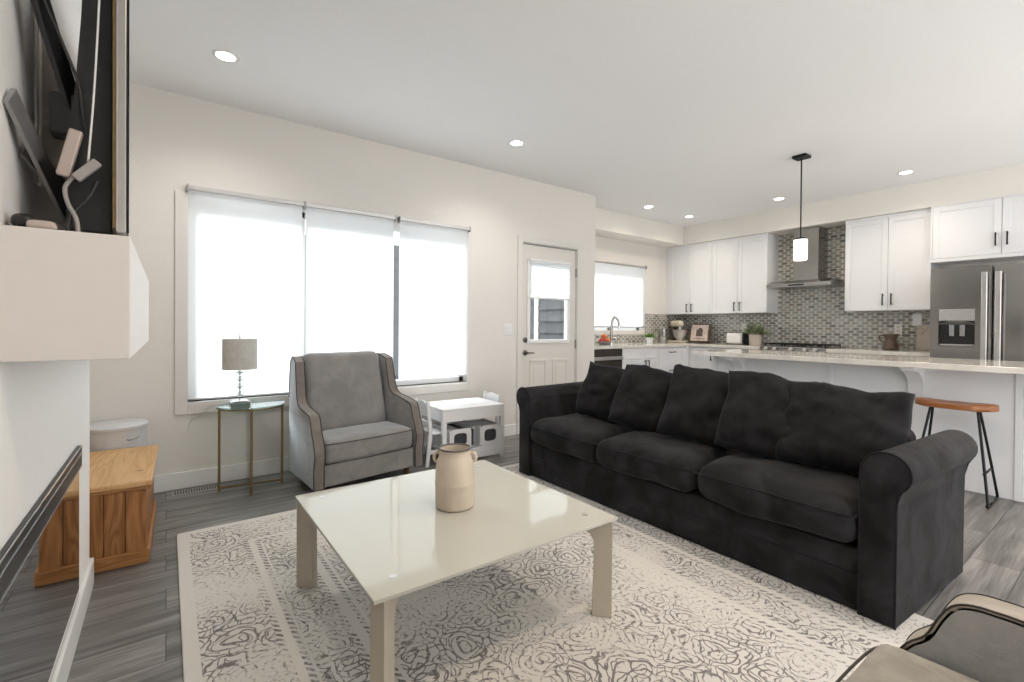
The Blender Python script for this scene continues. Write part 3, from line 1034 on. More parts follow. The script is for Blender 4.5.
lx, ly = 0.412, 3.76
lp = thing('table_lamp', 'small table lamp with grey drum shade and crystal stem', 'lamp', (lx, ly, 0.5925))
obj('base', bx(lx - 0.06, lx + 0.06, ly - 0.06, ly + 0.06, 0.5925, 0.615, bev=0.003), M_baseglass, lp)
obj('base_plate', bx(lx - 0.045, lx + 0.045, ly - 0.045, ly + 0.045, 0.6152, 0.621, bev=0.001), M_chrome, lp)
obj('rod', cyl((lx, ly), 0.005, 0.621, 1.062, 12), M_chrome, lp, auto=40)
for i, z in enumerate((0.645, 0.70, 0.75, 0.80)):
    rr = 0.022 if i % 2 == 0 else 0.026
    cr = lathe([(0.006, 0), (0.010, 0.006), (rr, 0.013), (rr, 0.016), (0.011, 0.022), (0.012, 0.03), (0.006, 0.04)], (lx, ly, z), 8)
    obj('crystal', cr, M_crystal, lp)
obj('shade', lathe([(0.107, 0.838), (0.107, 1.047), (0.1055, 1.047), (0.1055, 0.838), (0.107, 0.838)], (lx, ly, 0), 40, closed=False), M_lampshade, lp, auto=40)
sp = B()
for q in range(3):
    a = q * 2 * PI / 3
    add_tube(sp, [(lx, ly, 1.04), (lx + 0.1055 * math.cos(a), ly + 0.1055 * math.sin(a), 1.04)], 0.0015, 6)
obj('shade_spider', sp, M_chrome, lp)
obj('finial', lathe([(0.003, 1.05), (0.008, 1.062), (0.004, 1.07), (0.0075, 1.08), (0.001, 1.088)], (lx, ly, 0), 12), M_chrome, lp, smooth=True)
obj('cord', tube(smooth_path([(0.36, 3.775, 0.598), (0.31, 3.80, 0.601), (0.255, 3.85, 0.590), (0.20, 3.93, 0.52), (0.14, 3.99, 0.47), (0.12, 4.004, 0.40)]), 0.0025, 6), M_whiteplastic, lp, smooth=True)

# ------------------------------------------------------------------ armchairs
def armchair(name, label, loc, rz, wd=0.86, arm=0.080, back_w=0.745, band=None, dp=0.60, rise=0.885):
    """origin at the front centre on the floor, facing -Y"""
    t = thing(name, label, 'armchair', loc, rz, local=True)
    band = band or M_velvetband
    z0 = 0.07
    def side_profile():
        pts = [(0.0, z0), (0.004, 0.20), (-0.012, 0.29), (0.0, 0.35), (0.035, 0.43), (0.06, 0.50), (0.075, 0.535), (0.11, 0.55), (0.22, 0.575), (0.31, 0.60), (0.35, 0.655), (0.37, 0.74), (0.395, rise - 0.03), (0.41, rise), (dp - 0.06, rise), (dp - 0.03, 0.5), (dp - 0.04, z0)]
        return pts
    def taper(bm):
        for v in bm.verts:
            y = v.co.y
            if y > 0.22:
                f = 1 - (1 - back_w / wd) * min(1, (y - 0.22) / 0.3)
                v.co.x *= f
        return bm
    for s in (-1, 1):
        a, b = (wd / 2 - arm, wd / 2)
        if s < 0:
            a, b = -b, -a
        pr = smooth_path([(0, p[0], p[1]) for p in side_profile()[1:-1]], 3)
        poly = [(side_profile()[0])] + [(q.y, q.z) for q in pr] + [side_profile()[-1]]
        bm = B()
        add_prism(bm, poly, 'x', a + 0.006, b - 0.006, bev=0.006)
        side = obj('arm', taper(bm), M_velvet, t, auto=40)
        # the lighter band that runs down the front edge and along the top of the arm and wing
        bd = B()
        pts = [Vector((0, p[0], p[1])) for p in poly][1:-2]
        prev = None
        strip = []
        for i, q in enumerate(pts):
            tn = (pts[min(i + 1, len(pts) - 1)] - pts[max(i - 1, 0)]).normalized()
            nrm = Vector((0, -tn.z, tn.y))
            strip.append((q + nrm * 0.004, q - nrm * 0.004))
        strip.insert(0, (Vector((0, -0.004, z0)), Vector((0, 0.004, z0))))
        va = [[bd.verts.new((x, o_.y, o_.z)) for x in (a + 0.006, b - 0.006) for o_ in st_] for st_ in strip]
        for r0, r1 in zip(va, va[1:]):
            bd.faces.new((r0[0], r1[0], r1[2], r0[2]))
            bd.faces.new((r0[1], r0[3], r1[3], r1[1]))
            bd.faces.new((r0[0], r0[1], r1[1], r1[0]))
            bd.faces.new((r0[2], r1[2], r1[3], r0[3]))
        obj('band', taper(bd), band, side, auto=50)
        pp = B()
        for x in (a + 0.006, b - 0.006):
            add_tube(pp, [(x, o_[0].y, o_[0].z) for o_ in strip], 0.004, 6)
        obj('piping', taper(pp), M_velvetpipe, side, smooth=True)
    iw = wd / 2 - arm
    obj('base', bx(-iw + 0.003, iw - 0.003, 0.012, dp - 0.08, z0, 0.215, bev=0.004), M_velvet, t)
    cu = softbox(-iw + 0.004, iw - 0.004, 0.004, 0.40, 0.215, 0.365, r=0.035, n=14, crown=0.02, seed=2, wr=0.006)
    seat = obj('seat_cushion', cu, M_velvet, t, smooth=True)
    pp = B()
    for z in (0.222, 0.352):
        add_tube(pp, smooth_path([(-iw + 0.012, 0.10, z), (-iw + 0.015, 0.02, z), (-iw + 0.05, 0.004, z), (0, 0.003, z - 0.004), (iw - 0.05, 0.004, z), (iw - 0.015, 0.02, z), (iw - 0.012, 0.10, z)], 6), 0.0035, 6)
    obj('piping', pp, M_velvetpipe, seat, smooth=True)
    # reclined back cushion
    bw = (iw - 0.005) * 0.955
    bc = softbox(-bw, bw, -0.075, 0.075, 0, 0.60, r=0.06, n=16, seed=5, wr=0.008)
    for v in bc.verts:
        v.co.x *= 1 - 0.07 * (v.co.z / 0.6)
    move(bc, T(0, 0.40, 0.345) @ Matrix.Rotation(R(-10), 4, 'X'))
    obj('back_cushion', bc, M_velvet, t, smooth=True)
    bb_ = bx(-iw * 0.86, iw * 0.86, dp - 0.13, dp - 0.055, 0.2, rise - 0.035, bev=0.02)
    obj('back_frame', bb_, M_velvet, t, auto=40)
    for s in (-1, 1):
        for y in (0.08, dp - 0.12):
            obj('leg', lathe([(0.018, 0), (0.024, z0)], (s * (wd / 2 - 0.10 - (0.05 if y > 0.3 else 0)), y, 0), 12), M_darkwood, t, auto=40)
    return t
armchair('armchair', 'grey velvet armchair with taupe edge bands under the window', (1.190, 3.285, 0), R(9.5))

# the near chair at the lower right corner faces the window; only its seat and right arm are in view
def near_chair():
    t = thing('accent_chair', 'grey chair with pale curved arm and dark piping, foreground right corner', 'armchair', (1.03, 0.36, 0), R(0), local=True)
    # local: front is +Y = 0, seat from x -0.30 .. 0.29
    seat = obj('seat_cushion', softbox(-0.265, 0.258, -0.56, 0.0, 0.30, 0.468, r=0.035, n=16, crown=0.025, seed=9, wr=0.006), M_seattaupe, t, smooth=True)
    pp = B()
    for z in (0.455, 0.32):
        add_tube(pp, smooth_path([(-0.26, -0.30, z), (-0.258, -0.04, z), (-0.23, -0.006, z), (0, 0.001, z), (0.18, -0.003, z), (0.235, -0.018, z), (0.253, -0.05, z), (0.257, -0.30, z), (0.257, -0.54, z)], 6), 0.0028, 6)
    obj('piping', pp, M_velvetpipe, seat, smooth=True)
    obj('base', bx(-0.265, 0.265, -0.58, -0.03, 0.12, 0.30, bev=0.006), M_velvet, t)
    prof = [(-0.02, 0.12), (-0.025, 0.36), (-0.038, 0.43), (-0.055, 0.466), (-0.086, 0.50), (-0.106, 0.547), (-0.126, 0.580), (-0.155, 0.594), (-0.20, 0.597), (-0.30, 0.60), (-0.42, 0.65), (-0.52, 0.78), (-0.58, 0.84), (-0.66, 0.84), (-0.66, 0.12)]
    for s in (-1, 1):
        a, b = (0.268, 0.335)
        if s < 0:
            a, b = -b, -a
        ip = smooth_path([(0, p[0], p[1]) for p in prof[1:-2]], 4)
        poly = [prof[0]] + [(q.y, q.z) for q in ip] + prof[-2:]
        arm = obj('arm', prism(poly, 'x', a, b, bev=0.005), M_velvetlit, t, auto=40)
        bd = B()
        strip = []
        pts = [Vector((0, p[0], p[1])) for p in poly[:-2]]
        for i, q in enumerate(pts):
            tn = (pts[min(i + 1, len(pts) - 1)] - pts[max(i - 1, 0)]).normalized()
            nrm = Vector((0, tn.z, -tn.y))
            strip.append((q + nrm * 0.006, q - nrm * 0.004))
        va = [[bd.verts.new((x, o_.y, o_.z)) for x in (a, b) for o_ in st_] for st_ in strip]
        for r0, r1 in zip(va, va[1:]):
            bd.faces.new((r0[0], r1[0], r1[2], r0[2]))
            bd.faces.new((r0[1], r0[3], r1[3], r1[1]))
            bd.faces.new((r0[0], r0[1], r1[1], r1[0]))
            bd.faces.new((r0[2], r1[2], r1[3], r0[3]))
        obj('band', bd, M_lightband, arm, auto=50)
        pp = B()
        for x in (a, b):
            add_tube(pp, [(x, o_[0].y, o_[0].z) for o_ in strip], 0.0022, 6)
        obj('piping', pp, M_velvetpipe, arm, smooth=True)
    obj('backrest', softbox(-0.265, 0.265, -0.66, -0.56, 0.30, 0.86, r=0.04, n=10, wr=0.004), M_velvet, t, smooth=True)
    for x in (-0.29, 0.29):
        for y in (-0.07, -0.6):
            obj('leg', lathe([(0.014, 0.0098), (0.022, 0.12)], (x, y, 0), 12), M_darkwood, t, auto=40)
near_chair()

# ------------------------------------------------------------------ rug
rcx, rcy = (RUGX[0] + RUGX[1]) / 2, (RUGY[0] + RUGY[1]) / 2
rg = bx(RUGX[0] - rcx, RUGX[1] - rcx, RUGY[0] - rcy, RUGY[1] - rcy, 0.0, 0.009, bev=0.003)
rg = obj('area_rug', rg, M_rug)
rg.location = (rcx, rcy, 0.0005)
tag(rg, 'large cream area rug with faded dark scroll pattern under the coffee table', 'rug')

# ------------------------------------------------------------------ coffee table
ct = thing('coffee_table', 'square coffee table with glossy white glass top on beige metal legs', 'coffee table', (0.95, 1.735, 0.0098))
x0, x1, y0, y1 = 0.455, 1.440, 1.245, 2.222
obj('glass_top', bx(x0, x1, y0, y1, 0.388, 0.400, bev=0.002), M_topglass, ct)
mid = Vector(((x0 + x1) / 2, (y0 + y1) / 2, 0))
Ld = (Vector((x0, y0, 0)) - mid).length
for (sx, sy) in ((x0, y0), (x1, y0), (x1, y1), (x0, y1)):
    dd = (mid - Vector((sx, sy, 0)))
    ang = math.atan2(dd.y, dd.x)
    lg = prism([(0.022, 0.0098), (0.098, 0.0098), (0.090, 0.30), (0.105, 0.335), (0.16, 0.365), (Ld - 0.022, 0.365), (Ld - 0.022, 0.387), (0.022, 0.387)], 'y', -0.021, 0.021, bev=0.002)
    lo_ = obj('leg', move(lg, T(sx, sy, 0) @ RZ(ang)), M_leg, ct)
    pad = lathe([(0.012, 0.4002), (0.012, 0.4012)], (sx + dd.normalized().x * 0.13, sy + dd.normalized().y * 0.13, 0), 20)
    obj('fixing_disc', pad, M_silver, ct, auto=40)

# milk-can vase
vx, vy = 0.969, 1.715
vs = thing('milk_can_vase', 'cream stoneware milk can vase with two ear handles on the coffee table', 'vase', (vx, vy, 0.402))
vz = 0.4015
obj('body', lathe([(0.070, 0.0), (0.078, 0.004), (0.080, 0.012), (0.081, 0.095), (0.083, 0.101), (0.081, 0.107), (0.080, 0.160), (0.078, 0.178), (0.072, 0.198), (0.066, 0.212), (0.064, 0.225), (0.065, 0.236), (0.067, 0.240), (0.061, 0.240), (0.059, 0.225), (0.059, 0.212), (0.072, 0.175), (0.074, 0.02), (0.0001, 0.012)], (vx, vy, vz), 44), M_ceramic, vs, auto=50)
obj('rim', lathe([(0.0665, 0.2385), (0.069, 0.241), (0.067, 0.2445), (0.0605, 0.2445), (0.0595, 0.2405), (0.0665, 0.2385)], (vx, vy, vz), 44, closed=False), M_ironrim, vs, smooth=True)
for s in (-1, 1):
    dr = Vector((0.806, -0.591, 0)) * s
    c = Vector((vx, vy, vz)) 
    obj('handle', tube(smooth_path([c + dr * 0.062 + Vector((0, 0, 0.218)), c + dr * 0.078 + Vector((0, 0, 0.222)), c + dr * 0.087 + Vector((0, 0, 0.206)), c + dr * 0.083 + Vector((0, 0, 0.190)), c + dr * 0.072 + Vector((0, 0, 0.184))]), 0.007, 10), M_ceramic, vs, smooth=True)

# ------------------------------------------------------------------ sofa
sf = thing('sofa', 'long charcoal three seat sofa with rolled arms in front of the island', 'sofa', (2.62, 1.735, 0))
SX0, SX1 = 2.225, 3.03
def arm_profile(sgn, yin, zr=0.598, r=0.078):
    """(y, z) outline; sgn -1 = outer side towards -Y"""
    yc = yin + sgn * (r + 0.005)
    pts = [(yin, 0.012), (yin, zr - 0.02)]
    for i in range(0, 15):
        a = R(-10 + i * 230 / 14)
        pts.append((yc - sgn * r * math.cos(a), zr + r * math.sin(a)))
    pts += [(yin + sgn * 0.124, zr - 0.072), (yin + sgn * 0.117, zr - 0.13), (yin + sgn * 0.116, 0.012)]
    return pts
for sgn, yin in ((-1, 0.685), (1, 2.805)):
    prf = arm_profile(sgn, yin)
    abm = prism(prf, 'x', SX0, SX1, bev=0.006)
    for v in abm.verts:
        if (v.co.y - yin) * sgn > 0.01:
            v.co.y += sgn * 0.05 * (v.co.x - SX0) / (SX1 - SX0)
    arm = obj('arm', abm, M_sofa, sf, auto=50)
    pth = smooth_path([(SX0 + 0.003, p[0], p[1]) for p in prf], 2)
    obj('piping', tube(pth, 0.0045, 6), M_sofapipe, arm, smooth=True)
obj('base', bx(2.245, 2.99, 0.688, 2.802, 0.012, 0.262, bev=0.01), M_sofa, sf)
obj('front_seam', tube([(2.244, 0.69, 0.165), (2.243, 1.2, 0.163), (2.243, 2.2, 0.165), (2.244, 2.78, 0.164)], 0.003, 6), M_sofapipe, sf, smooth=True)
obj('backrest', softbox(2.83, 3.035, 0.688, 2.802, 0.10, 0.665, r=0.06, n=16, wr=0.005, seed=3), M_sofa, sf, smooth=True)
for i, (a, b) in enumerate(((0.690, 1.410), (1.415, 2.100), (2.105, 2.800))):
    cu = obj('seat_cushion', softbox(2.185, 2.86, a, b, 0.262, 0.434, r=0.075, n=20, crown=0.045, seed=11 + i * 3, wr=0.016, wf=5), M_sofa, sf, smooth=True)
    pp = B()
    zz = 0.402
    add_tube(pp, smooth_path([(2.5, a + 0.004, zz), (2.24, a + 0.006, zz), (2.197, a + 0.045, zz), (2.189, (a + b) / 2, zz + 0.003), (2.197, b - 0.045, zz), (2.24, b - 0.006, zz), (2.5, b - 0.004, zz)], 6), 0.004, 6)
    obj('piping', pp, M_sofapipe, cu, smooth=True)
for y in (0.62, 2.85):
    for x in (2.29, 2.96):
        obj('foot', bx(x - 0.025, x + 0.025, y - 0.025, y + 0.025, 0.0 if x > 2.5 else 0.0098, 0.012), M_blackplastic, sf)

def sofa_pillow(yc, xb, w_, h_, t_, yaw, lean, roll, seed, label):
    t = thing('throw_pillow', label, 'cushion', (xb, yc, 0.47), 0, 'loose pillows along the sofa back', local=True)
    bm = pillow(w_, h_, t_, seed)
    # local pillow plane XZ, its -Y face forward; turn so that the face looks towards -X
    M = RZ(R(-90) + yaw) @ Matrix.Rotation(-lean, 4, 'X') @ Matrix.Rotation(roll, 4, 'Y') @ T(0, 0, h_ / 2)
    o = obj('pillow_cover', move(bm, M), M_pillow, t, smooth=True)
    return t
sofa_pillow(2.365, 2.53, 0.44, 0.44, 0.16, R(26), R(27), R(9), 1, 'charcoal pillow in the far corner beside the left sofa arm')
sofa_pillow(1.985, 2.48, 0.45, 0.47, 0.16, R(28), R(27), R(10), 2, 'charcoal pillow second from the far arm, overlapping the corner pillow')
sofa_pillow(1.595, 2.49, 0.45, 0.48, 0.16, R(26), R(26), R(9), 3, 'charcoal pillow in the middle of the five on the sofa')
sofa_pillow(1.215, 2.49, 0.46, 0.48, 0.17, R(22), R(25), R(7), 4, 'upright charcoal pillow directly left of the widest pillow')
sofa_pillow(0.885, 2.53, 0.54, 0.45, 0.19, R(8), R(26), R(2), 5, 'widest charcoal pillow, nearest to the right sofa arm')

# ------------------------------------------------------------------ children's play table with bins and chairs
kt = thing('play_table', 'white childrens play table with storage shelf near the door', 'kids table', (2.12, 3.63, 0), R(-2), local=True)
kw, kd, kh = 0.60, 0.46, 0.465
obj('tabletop', bx(-kw / 2, kw / 2, -kd / 2, kd / 2, kh - 0.016, kh, bev=0.003), M_whitewood, kt)
obj('apron', merge(bx(-kw / 2 + 0.035, kw / 2 - 0.035, -kd / 2, -kd / 2 + 0.014, kh - 0.105, kh - 0.017), bx(-kw / 2 + 0.035, kw / 2 - 0.035, kd / 2 - 0.014, kd / 2, kh - 0.105, kh - 0.017),
                   bx(-kw / 2, -kw / 2 + 0.014, -kd / 2 + 0.04, kd / 2 - 0.04, kh - 0.105, kh - 0.017), bx(kw / 2 - 0.014, kw / 2, -kd / 2 + 0.04, kd / 2 - 0.04, kh - 0.105, kh - 0.017)), M_whitewood, kt)
for sx in (-1, 1):
    for sy in (-1, 1):
        xa, ya = sx * (kw / 2 - 0.018), sy * (kd / 2 - 0.018)
        obj('leg', bx(xa - 0.018, xa + 0.018, ya - 0.018, ya + 0.018, 0, kh - 0.017, bev=0.002), M_whitewood, kt)
obj('shelf', bx(-kw / 2 + 0.036, kw / 2 - 0.036, -kd / 2 + 0.02, kd / 2 - 0.02, 0.10, 0.112), M_whitewood, kt)
for ya in (-kd / 2, kd / 2 - 0.016):
    obj('rail', bx(-kw / 2 + 0.036, kw / 2 - 0.036, ya, ya + 0.016, 0.03, 0.115), M_whitewood, kt)

def round_window_panel(w_, h_, th, hole):
    """front panel in XZ with a rounded-square opening"""
    bm = B()
    hw, hh, r = hole
    zc = h_ * 0.5
    inner, outer = [], []
    for i in range(24):
        a = 2 * PI * i / 24 + PI / 24
        ca, sa = math.cos(a), math.sin(a)
        k = (abs(ca) ** 4 + abs(sa) ** 4) ** -0.25
        inner.append((hw * ca * k, zc + hh * sa * k))
        m_ = max(abs(ca), abs(sa))
        outer.append((w_ / 2 * ca / m_, h_ / 2 + h_ / 2 * sa / m_))
    for y in (0, th):
        vi = [bm.verts.new((p[0], y, p[1])) for p in inner]
        vo = [bm.verts.new((p[0], y, p[1])) for p in outer]
        for i in range(24):
            j = (i + 1) % 24
            bm.faces.new((vi[i], vi[j], vo[j], vo[i]))
        if y == 0:
            a_i, a_o = vi, vo
        else:
            for i in range(24):
                j = (i + 1) % 24
                bm.faces.new((a_i[i], a_i[j], vi[j], vi[i]))
                bm.faces.new((a_o[i], a_o[j], vo[j], vo[i]))
    return bm
def storage_bin(x, label):
    t = thing('storage_bin', label, 'storage box', (x, 3.42, 0.113), R(-2), 'bins under the play table', local=True)
    w_, h_, d_ = 0.205, 0.175, 0.33
    obj('front_panel', round_window_panel(w_, h_, 0.010, (0.062, 0.052, 0.02)), M_whitewood, t)
    obj('back_panel', move(round_window_panel(w_, h_, 0.010, (0.062, 0.052, 0.02)), T(0, d_ - 0.01, 0)), M_whitewood, t)
    obj('side_panel', bx(-w_ / 2, -w_ / 2 + 0.01, 0.01, d_ - 0.01, 0, h_), M_whitewood, t)
    obj('side_panel', bx(w_ / 2 - 0.01, w_ / 2, 0.01, d_ - 0.01, 0, h_), M_whitewood, t)
    li = B()
    add_box(li, -w_ / 2 + 0.011, w_ / 2 - 0.011, 0.011, d_ - 0.011, 0.003, h_ - 0.02)
    obj('fabric_liner', li, M_greybin, t)
    return t
storage_bin(1.985, 'white bin with round-cornered dark window under the left of the play table')
storage_bin(2.285, 'white bin with round-cornered dark window under the right of the play table')
dk = obj('toy_box', bx(2.105, 2.165, 3.50, 3.74, 0.1135, 0.25, bev=0.006), M_greybin)
tag(dk, 'small dark fabric box between the two white bins', 'storage box')

def kid_chair(loc, rz, label):
    t = thing('kids_chair', label, 'kids chair', loc, rz, 'small chairs at the play table', local=True)
    # faces -Y locally, back at +Y
    w2, dd, sh, th = 0.135, 0.26, 0.27, 0.53
    obj('seat', bx(-w2, w2, -dd / 2, dd / 2, sh - 0.014, sh, bev=0.003), M_whitewood, t)
    for s in (-1, 1):
        xx = s * (w2 - 0.014)
        obj('rear_leg', merge(prism([(dd / 2 + 0.03, 0), (dd / 2 + 0.06, 0), (dd / 2 + 0.03, sh), (dd / 2 + 0.055, th), (dd / 2 + 0.028, th), (dd / 2, sh)], 'x', xx - 0.010, xx + 0.010, bev=0.002)), M_whitewood, t)
        obj('front_leg', bx(xx - 0.010, xx + 0.010, -dd / 2 + 0.01, -dd / 2 + 0.04, 0, sh - 0.015, bev=0.002), M_whitewood, t)
        obj('side_rail', bx(xx - 0.007, xx + 0.007, -dd / 2 + 0.04, dd / 2 + 0.02, 0.10, 0.13), M_whitewood, t)
    cr = []
    for i in range(13):
        u = -1 + i / 6
        cr.append((u * (w2 - 0.024), th - 0.028 + 0.028 * (1 - u * u)))
    top = cr + [(w2 - 0.024, th - 0.11), (-w2 + 0.024, th - 0.11)]
    obj('top_rail', move(prism(top, 'y', 0, 0.012), T(0, dd / 2 + 0.033, 0)), M_whitewood, t)
    obj('lower_rail', bx(-w2 + 0.024, w2 - 0.024, dd / 2 + 0.010, dd / 2 + 0.022, sh + 0.05, sh + 0.09), M_whitewood, t)
    return t
kid_chair((1.888, 3.60, 0), R(88), 'white kids chair tucked in at the left end of the play table, beside the armchair')
kid_chair((2.285, 3.655, 0), R(-91), 'white kids chair at the right end of the play table, nearer the door')

# ------------------------------------------------------------------ kitchen: base cabinets
FACE_X = RZ(R(-90))      # turns a -Y facing front into a -X facing one

def shaker(w_, z0, z1, fr=0.055, th=0.02):
    """door slab in local XZ, x 0..w_, front at y=0, back at y=th"""
    bm = B()
    add_box(bm, 0, w_, 0.008, th, z0, z1)
    for (a, b, c, e) in ((0, fr, z0, z1), (w_ - fr, w_, z0, z1), (fr, w_ - fr, z0, z0 + fr), (fr, w_ - fr, z1 - fr, z1)):
        add_box(bm, a, b, 0, 0.0081, c, e, bev=0.0015, seg=1)
    return bm

def bar_handle(x, z, L=0.13, vertical=True):
    bm = B()
    if vertical:
        add_box(bm, x - 0.006, x + 0.006, -0.034, -0.024, z - L / 2, z + L / 2, bev=0.002)
        for q in (-1, 1):
            add_box(bm, x - 0.005, x + 0.005, -0.026, 0.0, z + q * (L / 2 - 0.012) - 0.005, z + q * (L / 2 - 0.012) + 0.005)
    else:
        add_box(bm, x - L / 2, x + L / 2, -0.034, -0.024, z - 0.006, z + 0.006, bev=0.002)
        for q in (-1, 1):
            add_box(bm, x + q * (L / 2 - 0.012) - 0.005, x + q * (L / 2 - 0.012) + 0.005, -0.026, 0.0, z - 0.005, z + 0.005)
    return bm

def fronts(t, M, items):
    """items: (kind, x0, x1, z0, z1, handle (x, z, vertical) or None)"""
    for kind, a, b, z0, z1, hd in items:
        fr = 0.055 if (z1 - z0) > 0.25 else 0.03
        if kind == 'stile':
            obj(kind, move(bx(a, b, 0.001, 0.02, z0, z1), M), M_cab, t)
            continue
        dbm = move(shaker(b - a - 0.004, z0 + 0.002, z1 - 0.002, fr), M @ T(a + 0.002, 0, 0))
        o = obj(kind, dbm, M_cab, t)
        if hd:
            obj('handle', move(bar_handle(hd[0], hd[1], 0.13, hd[2]), M), M_black, o)

# window wall run, fronts at Y = 4.10
YF = 4.10
def base_cab_y(x0, x1, items, label):
    t = thing('base_cabinet', label, 'cabinet', ((x0 + x1) / 2, (YF + KY) / 2, 0))
    obj('body', bx(x0 + 0.001, x1 - 0.001, YF + 0.021, KY - 0.002, 0.10, 0.872), M_cab, t)
    obj('toe_kick', bx(x0 + 0.001, x1 - 0.001, YF + 0.07, YF + 0.085, 0.0, 0.10), M_cab, t)
    fronts(t, T(0, YF, 0), items)
    return t
dw = thing('dishwasher', 'stainless dishwasher with bar handle at the left end of the kitchen counter', 'dishwasher', (4.50, 4.4, 0))
obj('body', bx(4.185, 4.798, YF + 0.04, KY - 0.01, 0.02, 0.868), M_ovenglass, dw)
obj('door', bx(4.190, 4.794, YF, YF + 0.04, 0.10, 0.868, bev=0.004), M_ovenglass, dw)
obj('handle', move(merge(bx(-0.28, 0.28, -0.045, -0.03, -0.022, 0.022, bev=0.004), bx(-0.25, -0.23, -0.03, 0, -0.01, 0.01), bx(0.23, 0.25, -0.03, 0, -0.01, 0.01)), T(4.49, YF, 0.755)), M_silver, dw)
base_cab_y(4.80, 5.56, [('drawer_front', 4.80, 5.56, 0.72, 0.872, None), ('door', 4.80, 5.28, 0.10, 0.72, (5.245, 0.64, True)), ('door', 5.28, 5.56, 0.10, 0.72, (5.315, 0.64, True))][1:] + [('false_front', 4.80, 5.28, 0.72, 0.872, None), ('false_front', 5.28, 5.56, 0.72, 0.872, None)], 'white base cabinet with paired handles under the kitchen window')
base_cab_y(5.56, 6.285, [('stile', 5.56, 5.58, 0.10, 0.872, None), ('stile', 6.20, 6.289, 0.10, 0.872, None), ('drawer', 5.58, 6.20, 0.60, 0.86, (5.86, 0.80, False)), ('drawer', 5.58, 6.20, 0.35, 0.60, (5.86, 0.54, False)), ('drawer', 5.58, 6.20, 0.10, 0.35, (5.86, 0.28, False))], 'white drawer base cabinet in the kitchen corner')

# range wall run, fronts at X = 6.29
XF = 6.29
def base_cab_x(ya, yb, items, label):
    """ya > yb; items use x measured from ya towards yb"""
    t = thing('base_cabinet', label, 'cabinet', ((XF + RX) / 2, (ya + yb) / 2, 0))
    obj('body', bx(XF + 0.021, RX - 0.002, yb + 0.001, ya - 0.001, 0.10, 0.872), M_cab, t)
    obj('toe_kick', bx(XF + 0.07, XF + 0.085, yb + 0.001, ya - 0.001, 0.0, 0.10), M_cab, t)
    fronts(t, T(XF, ya, 0) @ FACE_X, items)
    return t
base_cab_x(4.08, 3.06, [('stile', -0.018, 0.02, 0.10, 0.872, None), ('door', 0.02, 0.40, 0.10, 0.86, (0.34, 0.745, True)), ('drawer', 0.40, 1.02, 0.60, 0.86, (0.71, 0.78, False)), ('drawer', 0.40, 1.02, 0.10, 0.60, (0.71, 0.52, False))], 'white base cabinet left of the range below the toaster')
base_cab_x(2.285, 1.345, [('drawer', 0.0, 0.94, 0.60, 0.86, (0.47, 0.78, False)), ('door', 0.0, 0.47, 0.10, 0.60, (0.43, 0.5, True)), ('door', 0.47, 0.94, 0.10, 0.60, (0.51, 0.5, True))], 'white base cabinet between the range and the refrigerator')

wt = B()
add_box(wt, NX + 0.001, RX - 0.001, YF - 0.02, KY - 0.001, 0.873, 0.913, bev=0.003)
obj_w = obj('countertop', wt, M_quartz)
tag(obj_w, 'pale quartz countertop along the kitchen window wall', 'countertop')
o = obj('countertop', bx(XF - 0.02, RX - 0.001, 3.052, YF - 0.021, 0.873, 0.913, bev=0.003), M_quartz)
tag(o, 'pale quartz countertop under the toaster, left of the range', 'countertop')
o = obj('countertop', bx(XF - 0.02, RX - 0.001, 1.345, 2.288, 0.873, 0.913, bev=0.003), M_quartz)
tag(o, 'pale quartz countertop between the range and the refrigerator', 'countertop')

# range
rn = thing('gas_range', 'stainless gas range with black grates and front knobs below the hood', 'range', (6.58, 2.67, 0))
obj('body', bx(XF - 0.005, RX - 0.015, 2.292, 3.048, 0.05, 0.90, bev=0.004), M_steel, rn)
obj('cooktop', bx(XF - 0.03, RX - 0.02, 2.292, 3.048, 0.9005, 0.922, bev=0.004), M_steel, rn)
for k_, ya in enumerate((2.32, 2.56, 2.80)):
    gr = B()
    yb = ya + 0.225
    for x in (6.36, 6.45, 6.54, 6.62, 6.71, 6.80):
        add_box(gr, x - 0.006, x + 0.006, ya, yb, 0.945, 0.958)
    for y in (ya, ya + 0.075, ya + 0.15, yb - 0.012):
        add_box(gr, 6.34, 6.82, y, y + 0.012, 0.940, 0.957)
    for x in (6.345, 6.81):
        for y in (ya, yb - 0.012):
            add_box(gr, x, x + 0.012, y, y + 0.012, 0.922, 0.942)
    obj('grate', gr, M_black, rn)
for i, y in enumerate((2.40, 2.51, 2.67, 2.86, 2.97)):
    kn = lathe([(0.024, 0), (0.026, 0.008), (0.022, 0.035), (0.020, 0.038)], seg=18)
    move(kn, T(XF - 0.012, y, 0.885) @ Matrix.Rotation(R(-75), 4, 'Y'))
    obj('knob', kn, M_silver, rn, auto=40)
hd_ = B()
add_tube(hd_, [(XF - 0.05, 2.34, 0.78), (XF - 0.05, 3.0, 0.78)], 0.011, 10)
add_box(hd_, XF - 0.05, XF - 0.004, 2.36, 2.38, 0.77, 0.79)
add_box(hd_, XF - 0.05, XF - 0.004, 2.96, 2.98, 0.77, 0.79)
obj('oven_handle', hd_, M_silver, rn, auto=40)

# hood
hd = thing('range_hood', 'stainless chimney range hood above the stove', 'range hood', (6.7, 2.675, 1.68))
obj('canopy', merge(bx(6.43, RX - 0.012, 2.30, 3.055, 1.680, 1.730, bev=0.003), move(prism([(-0.24, 0), (0.24, 0), (0.15, 0.04), (-0.15, 0.04)], 'y', -0.36, 0.36), T(6.69, 2.677, 1.7305))), M_steel, hd)
obj('chimney', bx(6.63, RX - 0.012, 2.515, 2.805, 1.7710, 2.453, bev=0.003), M_steel, hd)
obj('button_strip', bx(6.426, 6.43, 2.60, 2.78, 1.695, 1.715), M_blackplastic, hd)

